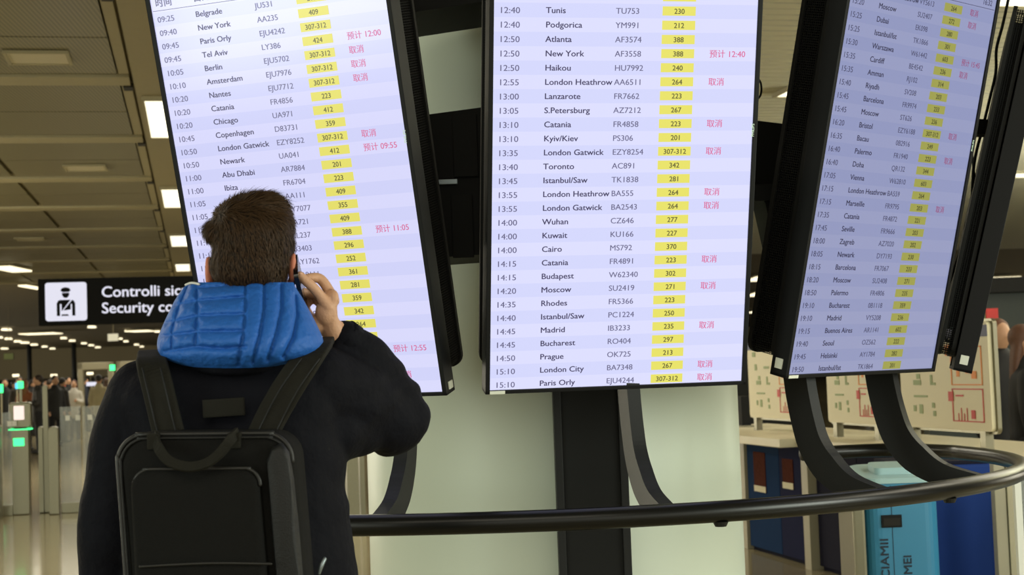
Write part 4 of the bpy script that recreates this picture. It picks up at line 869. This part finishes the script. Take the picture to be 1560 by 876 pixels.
# --- jacket
bm = new()
loft(bm, [ringpx(1150, 180, 562, 0.155), ringpx(1040, 186, 556, 0.158), ringpx(876, 196, 546, 0.150), ringpx(800, 200, 534, 0.148), ringpx(720, 198, 524, 0.146), ringpx(650, 190, 522, 0.142), ringpx(600, 182, 520, 0.130), ringpx(572, 196, 512, 0.118), ringpx(550, 220, 506, 0.105), ringpx(528, 262, 492, 0.09), ringpx(512, 300, 462, 0.078)], 36)
tube(bm, [T3(236, 598, 0.0, 0.072), T3(214, 622, 0.0, 0.070), T3(192, 690, 0.0, 0.066), T3(176, 790, 0.005, 0.063), T3(170, 900, 0.02, 0.056), T3(180, 1050, 0.035, 0.046)], 20)
tube(bm, [T3(474, 588, 0.0, 0.078), T3(520, 604, 0.06, 0.080), T3(565, 625, 0.12, 0.074), T3(603, 645, 0.165, 0.062), T3(608, 632, 0.165, 0.056), T3(585, 592, 0.14, 0.056), T3(553, 548, 0.10, 0.050), T3(524, 517, 0.068, 0.037)], 20)
tube(bm, [T3(500, 650, 0.02, 0.060), T3(545, 652, 0.09, 0.055)], 14)
jm = fuse(bm, 0.0062, 6)
def folds(c):
    f = 0.0040*noise.noise(Vector((c.x*9, c.y*9, c.z*12))) + 0.0018*noise.noise(Vector((c.x*26, c.y*24, c.z*30)))
    e_ = Vector(ml(pm(*EL))); d = (c - e_).length
    if d < 0.26:
        w_ = math.exp(-(d/0.13)**2); f += w_*0.0038*math.sin(95*(c.z*0.85 - c.x*0.35) + 5*noise.noise(c*9))
    a_ = Vector(ml(pm(505, 690, 0.02))); d = (c - a_).length
    if d < 0.3: f += math.exp(-(d/0.12)**2)*0.004*math.sin(80*(c.x*0.7 - c.z*0.8) + 3*noise.noise(c*10))
    if c.x < -0.13: f += 0.0022*math.sin(40*c.z + 26*c.x + 5*noise.noise(c*6))
    return f
displace(jm, folds)
jacket = link('jacket', jm, M['jacket'], body, True)
# cuff and collar trims
bm = new(); a, b = Vector(T3(530, 522, 0.074, 0)[:3]), Vector(T3(519, 511, 0.064, 0)[:3])
tube(bm, [tuple(a) + (0.0385,), tuple(b) + (0.0355,)], 22, round_caps=False); obj('cuff', bm, M['jacket'], jacket, True)
bm = new(); box(bm, (0, 0, 0), (62*SM*0.97, 0.010, 26*SM), bev=0.003); o = obj('back_patch', bm, M['strap'], jacket); o.location = Vector(ml(pm(309, 637, -0.158))); o.rotation_euler = (0.0, -0.03, 0)
# zip pull on the side pocket
bm = new(); tube(bm, [T3(494, 852, -0.150, 0.004), T3(489, 862, -0.155, 0.0045), T3(486, 873, -0.156, 0.003)], 8); obj('zip_pull', bm, M['zip'], jacket, True)
# --- hood lying on the back, quilted blue lining
HR = [(430, 288, 447, -0.052, 0.000), (440, 278, 452, -0.078, 0.000), (456, 267, 462, -0.105, 0.0), (478, 256, 474, -0.135, 0.0), (498, 247, 484, -0.158, 0.0), (518, 240, 492, -0.172, 0.004), (536, 241, 490, -0.170, 0.010), (548, 252, 470, -0.155, 0.016), (556, 275, 430, -0.138, 0.020)]
seamsH = [[(262, 465), (300, 458), (372, 452)], [(252, 492), (300, 481), (372, 478)], [(244, 512), (290, 507), (300, 505), (372, 504)], [(252, 535), (296, 528), (340, 531), (372, 528)], [(300, 438), (372, 434)]]
seamsV = [[(374, 430), (374, 470), (371, 510), (362, 556)], [(300, 442), (301, 480), (298, 526)], [(402, 430), (402, 470), (396, 510), (385, 552)], [(428, 434), (428, 470), (420, 510), (408, 548)], [(450, 450), (452, 480), (446, 512), (432, 542)], [(286, 436), (272, 470), (262, 505), (262, 530)]]
def segd(p, a, b):
    ax, ay = a; bx, by = b; vx, vy = bx-ax, by-ay; t = max(0, min(1, ((p[0]-ax)*vx+(p[1]-ay)*vy)/(vx*vx+vy*vy))); return math.hypot(p[0]-ax-t*vx, p[1]-ay-t*vy)
def hood_row(t):
    f = t*(len(HR)-1); i = min(int(f), len(HR)-2); u = f-i; P = [HR[max(0, i-1)], HR[i], HR[i+1], HR[min(len(HR)-1, i+2)]]
    return [0.5*((2*b)+(-a+c)*u+(2*a-5*b+4*c-d)*u*u+(-a+3*b-3*c+d)*u**3) for a, b, c, d in zip(*P)]
NU, NV = 170, 96; outer, inner = [], []; bm = new()
for j in range(NV):
    t = j/(NV-1); y, x0, x1, dy, _ = hood_row(t); ro, ri = [], []
    for i in range(NU):
        s = -1.08 + 2.16*i/(NU-1); ss = max(-1, min(1, s)); px = (x0+x1)/2 + (x1-x0)/2*math.sin(ss*math.pi/2*0.97)/math.sin(math.pi/2*0.97); wrap = 1-math.cos(ss*math.pi/2*0.97); over = max(0, abs(s)-1)
        py = y + 5*math.exp(-((px-350)/90)**2)*t - 10*t*t*max(0, abs(ss)-0.5)*0.6
        dist = min(min(segd((px, py), q[k], q[k+1]) for k in range(len(q)-1)) for q in seamsH+seamsV)
        puff = 0.0165*(1-math.exp(-(dist/3.6)**1.0)) + 0.0016*noise.noise(Vector((px*0.12, py*0.12, 0))) + 0.0012*noise.noise(Vector((px*0.35, py*0.3, 3)))
        dep = dy*(1-0.80*wrap*(0.65+0.35*(1-t))) - puff; dep += over*0.4
        p = Vector(ml(pm(px, py, dep))); ro.append(bm.verts.new(p)); ri.append(bm.verts.new(p + Vector((-0.018*ss*0.8, 0.030 + 0.018*t*(1-wrap), -0.002 + (0.006 if t > 0.8 else 0)))))
    outer.append(ro); inner.append(ri)
for G, fl_ in ((outer, False), (inner, True)):
    for j in range(NV-1):
        for i in range(NU-1):
            q = (G[j][i], G[j][i+1], G[j+1][i+1], G[j+1][i]); bm.faces.new(q[::-1] if fl_ else q)
for j in range(NV-1):
    bm.faces.new((outer[j][0], outer[j+1][0], inner[j+1][0], inner[j][0])); bm.faces.new((outer[j][-1], inner[j][-1], inner[j+1][-1], outer[j+1][-1]))
for i in range(NU-1):
    bm.faces.new((outer[0][i], inner[0][i], inner[0][i+1], outer[0][i+1])); bm.faces.new((outer[-1][i], outer[-1][i+1], inner[-1][i+1], inner[-1][i]))
hood = obj('hood_lining', bm, M['lining'], jacket, True); hood['label'] = 'quilted bright blue hood lining'
bm = new(); pts = []
for k in range(15):
    s = -1 + 2*k/14; y, x0, x1, dy, _ = hood_row(1.0); px = (x0+x1)/2 + (x1-x0)/2*s*1.10; pts.append(T3(px, 558 - 18*abs(s)**3 + 3*(1-s*s), -0.132 + 0.085*s*s, 0.013))
tube(bm, pts, 12, 3); obj('hood_shell_edge', bm, M['jacket'], jacket, True)
# grey tag peeping out at the left of the collar
bm = new(); tube(bm, [T3(283, 434, -0.045, 0.0022), T3(292, 431, -0.050, 0.0022), T3(303, 433, -0.060, 0.0022)], 8); obj('collar_piping', bm, M['frost'], jacket, True)

# ================================================================ PHONE
a, b = pm(450, 402, -0.004), pm(470, 488, 0.075); d = (b-a); L = d.length; c = (a+b)/2
ez = -d.normalized(); ex = Vector((1, 0.15, 0)); ex = (ex - ez*ex.dot(ez)).normalized(); ey_ = ez.cross(ex)
R = Matrix((ex, ey_, ez)).transposed(); ph = empty('mobile_phone', c, R.to_euler()); tag(ph, 'black mobile phone held edge-on against the man\'s right ear', 'phone')
out = rrect(-0.036, -L/2, 0.036, L/2, 0.008)
bm = new(); m4 = Matrix.Rotation(math.pi/2, 4, 'Z'); poly_plate(bm, out, -0.0040, 0.0040, m4); obj('phone_body', bm, M['phone'], ph)
bm = new(); poly_plate(bm, rrect(-0.034, -L/2+0.003, 0.034, L/2-0.003, 0.006), 0.0040, 0.0046, m4); obj('phone_display', bm, M['phone'], ph)
bm = new(); box(bm, (-0.002, -0.0372, 0.01), (0.002, -0.0355, 0.03)); obj('side_button', bm, M['phone_edge'], ph)

# ================================================================ BACKPACK
YB = 2.44; SB = YB/FPX
bp0 = at(322, 1095, YB); pk_ = empty('backpack', (bp0.x, YB, bp0.z), (0, math.radians(-0.6), 0)); tag(pk_, 'black backpack with top carry handle worn on the man\'s back', 'backpack')
def pb_(px, py, dy=0.0): q = at(px, py, YB+dy); return Vector((q.x-bp0.x, q.y-YB, q.z-bp0.z))
H_ = pb_(320, 657).z
def outl(pts): return [(pb_(x, y).x, pb_(x, y).z) for x, y in pts]
def arch(x0, x1, x0b, x1b, yt, yb, r):
    out = []
    for k in range(8): a = math.radians(90*k/7); out.append((x1 - r + r*math.cos(a), yt + r - r*math.sin(a)))
    for k in range(8): a = math.radians(90 + 90*k/7); out.append((x0 + r + r*math.cos(a), yt + r - r*math.sin(a)))
    for t in (0.3, 0.6): out.append((x0 + (x0b-x0)*t, yt + r + (yb-yt-2*r)*t))
    for k in range(6): a = math.radians(180 + 90*k/5); out.append((x0b + r*0.7 + r*0.7*math.cos(a), yb - r*0.7 - r*0.7*math.sin(a)))
    for k in range(6): a = math.radians(270 + 90*k/5); out.append((x1b - r*0.7 + r*0.7*math.cos(a), yb - r*0.7 - r*0.7*math.sin(a)))
    for t in (0.6, 0.3): out.append((x1 + (x1b-x1)*t, yt + r + (yb-yt-2*r)*t))
    return out
bm = new(); pad(bm, outl(arch(181, 452, 202, 478, 658, 1095, 44)), 0.0, 0.125, 0.028); shell = obj('main_compartment', bm, M['pack'], pk_, True)
bm = new(); pad(bm, outl(arch(206, 402, 216, 424, 712, 1060, 26)), -0.026, 0.03, 0.016); obj('front_pocket', bm, M['pack'], pk_, True)
bm = new(); pad(bm, outl([(412, 700), (420, 682), (434, 676), (444, 690), (450, 730), (456, 800), (462, 880), (466, 1000), (440, 1050), (430, 1000), (424, 880), (416, 780)]), -0.016, 0.05, 0.012); sp_ = obj('side_panel', bm, M['pack_side'], pk_, True)
def ptube(name, pts, r, m, closed=False, par=pk_, dy=0.0):
    P3 = [tuple(pb_(x, y, d)) + (r,) for x, y, d in pts]; return obj(name, tube(new(), P3, 8, 4), M[m], par, True)
o_ = arch(184, 449, 205, 475, 661, 1092, 42); ptube('edge_piping', [(x, y, 0.014) for x, y in o_[:30]], 0.0042, 'piping')
o_ = arch(188, 445, 208, 471, 667, 1086, 40); ptube('main_zip', [(x, y, 0.004) for x, y in o_[:20]], 0.0024, 'pack_side')
o_ = arch(208, 400, 218, 421, 714, 1056, 25); ptube('pocket_piping', [(x, y, -0.018) for x, y in o_[:28]], 0.0032, 'piping')
ptube('pocket_seam', [(216, 862, -0.028), (320, 858, -0.030), (415, 860, -0.028)], 0.0022, 'piping')
# handle: flat webbing loop hanging down over the top
hp = smooth_path([tuple(pb_(240, 662, 0.01)), tuple(pb_(246, 682, -0.022)), tuple(pb_(262, 702, -0.040)), tuple(pb_(290, 711, -0.046)), tuple(pb_(318, 706, -0.046)), tuple(pb_(340, 690, -0.040)), tuple(pb_(356, 670, -0.022)), tuple(pb_(366, 659, 0.01))], 5)
obj('carry_handle', rect_sweep(new(), hp, (0, 0.55, 0.85), 0.016, 0.005), M['strap'], pk_)
for x in (241, 364): obj('handle_anchor', box(new(), tuple(pb_(x-13, 684, -0.004)), tuple(pb_(x+12, 658, 0.03)), bev=0.002), M['strap'], pk_)
from mathutils.bvhtree import BVHTree
bpy.context.view_layer.update()
_bv = BVHTree.FromPolygons([v.co[:] for v in jm.vertices], [tuple(p.vertices) for p in jm.polygons])
def hug(p):            # lay a strap point on the jacket surface
    q = Vector((p[0]+bp0.x-man_base.x, p[1]+YB-YM, p[2]+bp0.z)); c, n, i_, d_ = _bv.find_nearest(q); c = c + n*0.007
    return Vector((c.x+man_base.x-bp0.x, c.y+YM-YB, c.z-bp0.z))
def sstrap(name, pts, w_, t_=0.010, wd=(1, 0, 0)):
    P3 = smooth_path([tuple(pb_(x, y, d)) for x, y, d in pts], 6); n0 = 24; P3 = [Vector(p) if i < n0 else Vector(p).lerp(hug(p), min(1, (i-n0)/6)) for i, p in enumerate(P3)]
    for _ in range(3): P3 = [P3[0]] + [(P3[i-1] + P3[i]*2 + P3[i+1])/4 for i in range(1, len(P3)-1)] + [P3[-1]]
    o = obj(name, rect_sweep(new(), P3, wd, w_, t_), M['strap'], pk_)
    md = o.modifiers.new('b', 'BEVEL'); md.width = 0.003; md.segments = 2; return o
sl = sstrap('shoulder_strap', [(262, 662, 0.10), (255, 632, 0.112), (246, 592, 0.118), (239, 562, 0.135), (236, 546, 0.175), (238, 541, 0.24), (240, 545, 0.34), (240, 620, 0.425), (236, 740, 0.445), (215, 860, 0.42)], 0.052, 0.011)
sr = sstrap('shoulder_strap', [(404, 664, 0.10), (420, 632, 0.112), (446, 588, 0.118), (474, 548, 0.14), (490, 526, 0.19), (494, 520, 0.25), (480, 545, 0.34), (468, 620, 0.425), (466, 740, 0.445), (490, 860, 0.42)], 0.052, 0.011)
for s_, pts in ((sl, [(236, 560, 0.124), (243, 592, 0.109), (252, 632, 0.104), (259, 660, 0.092)]), (sr, [(478, 548, 0.128), (449, 588, 0.108), (424, 632, 0.104), (410, 660, 0.092)])):
    ptube('strap_seam', [(x-14, y, d) for x, y, d in pts], 0.0013, 'pack_side', par=s_); ptube('strap_seam', [(x+14, y, d) for x, y, d in pts], 0.0013, 'pack_side', par=s_)
obj('back_padding', box(new(), tuple(pb_(215, 1070, 0.125)), tuple(pb_(440, 668, 0.142)), bev=0.008), M['pack'], pk_)
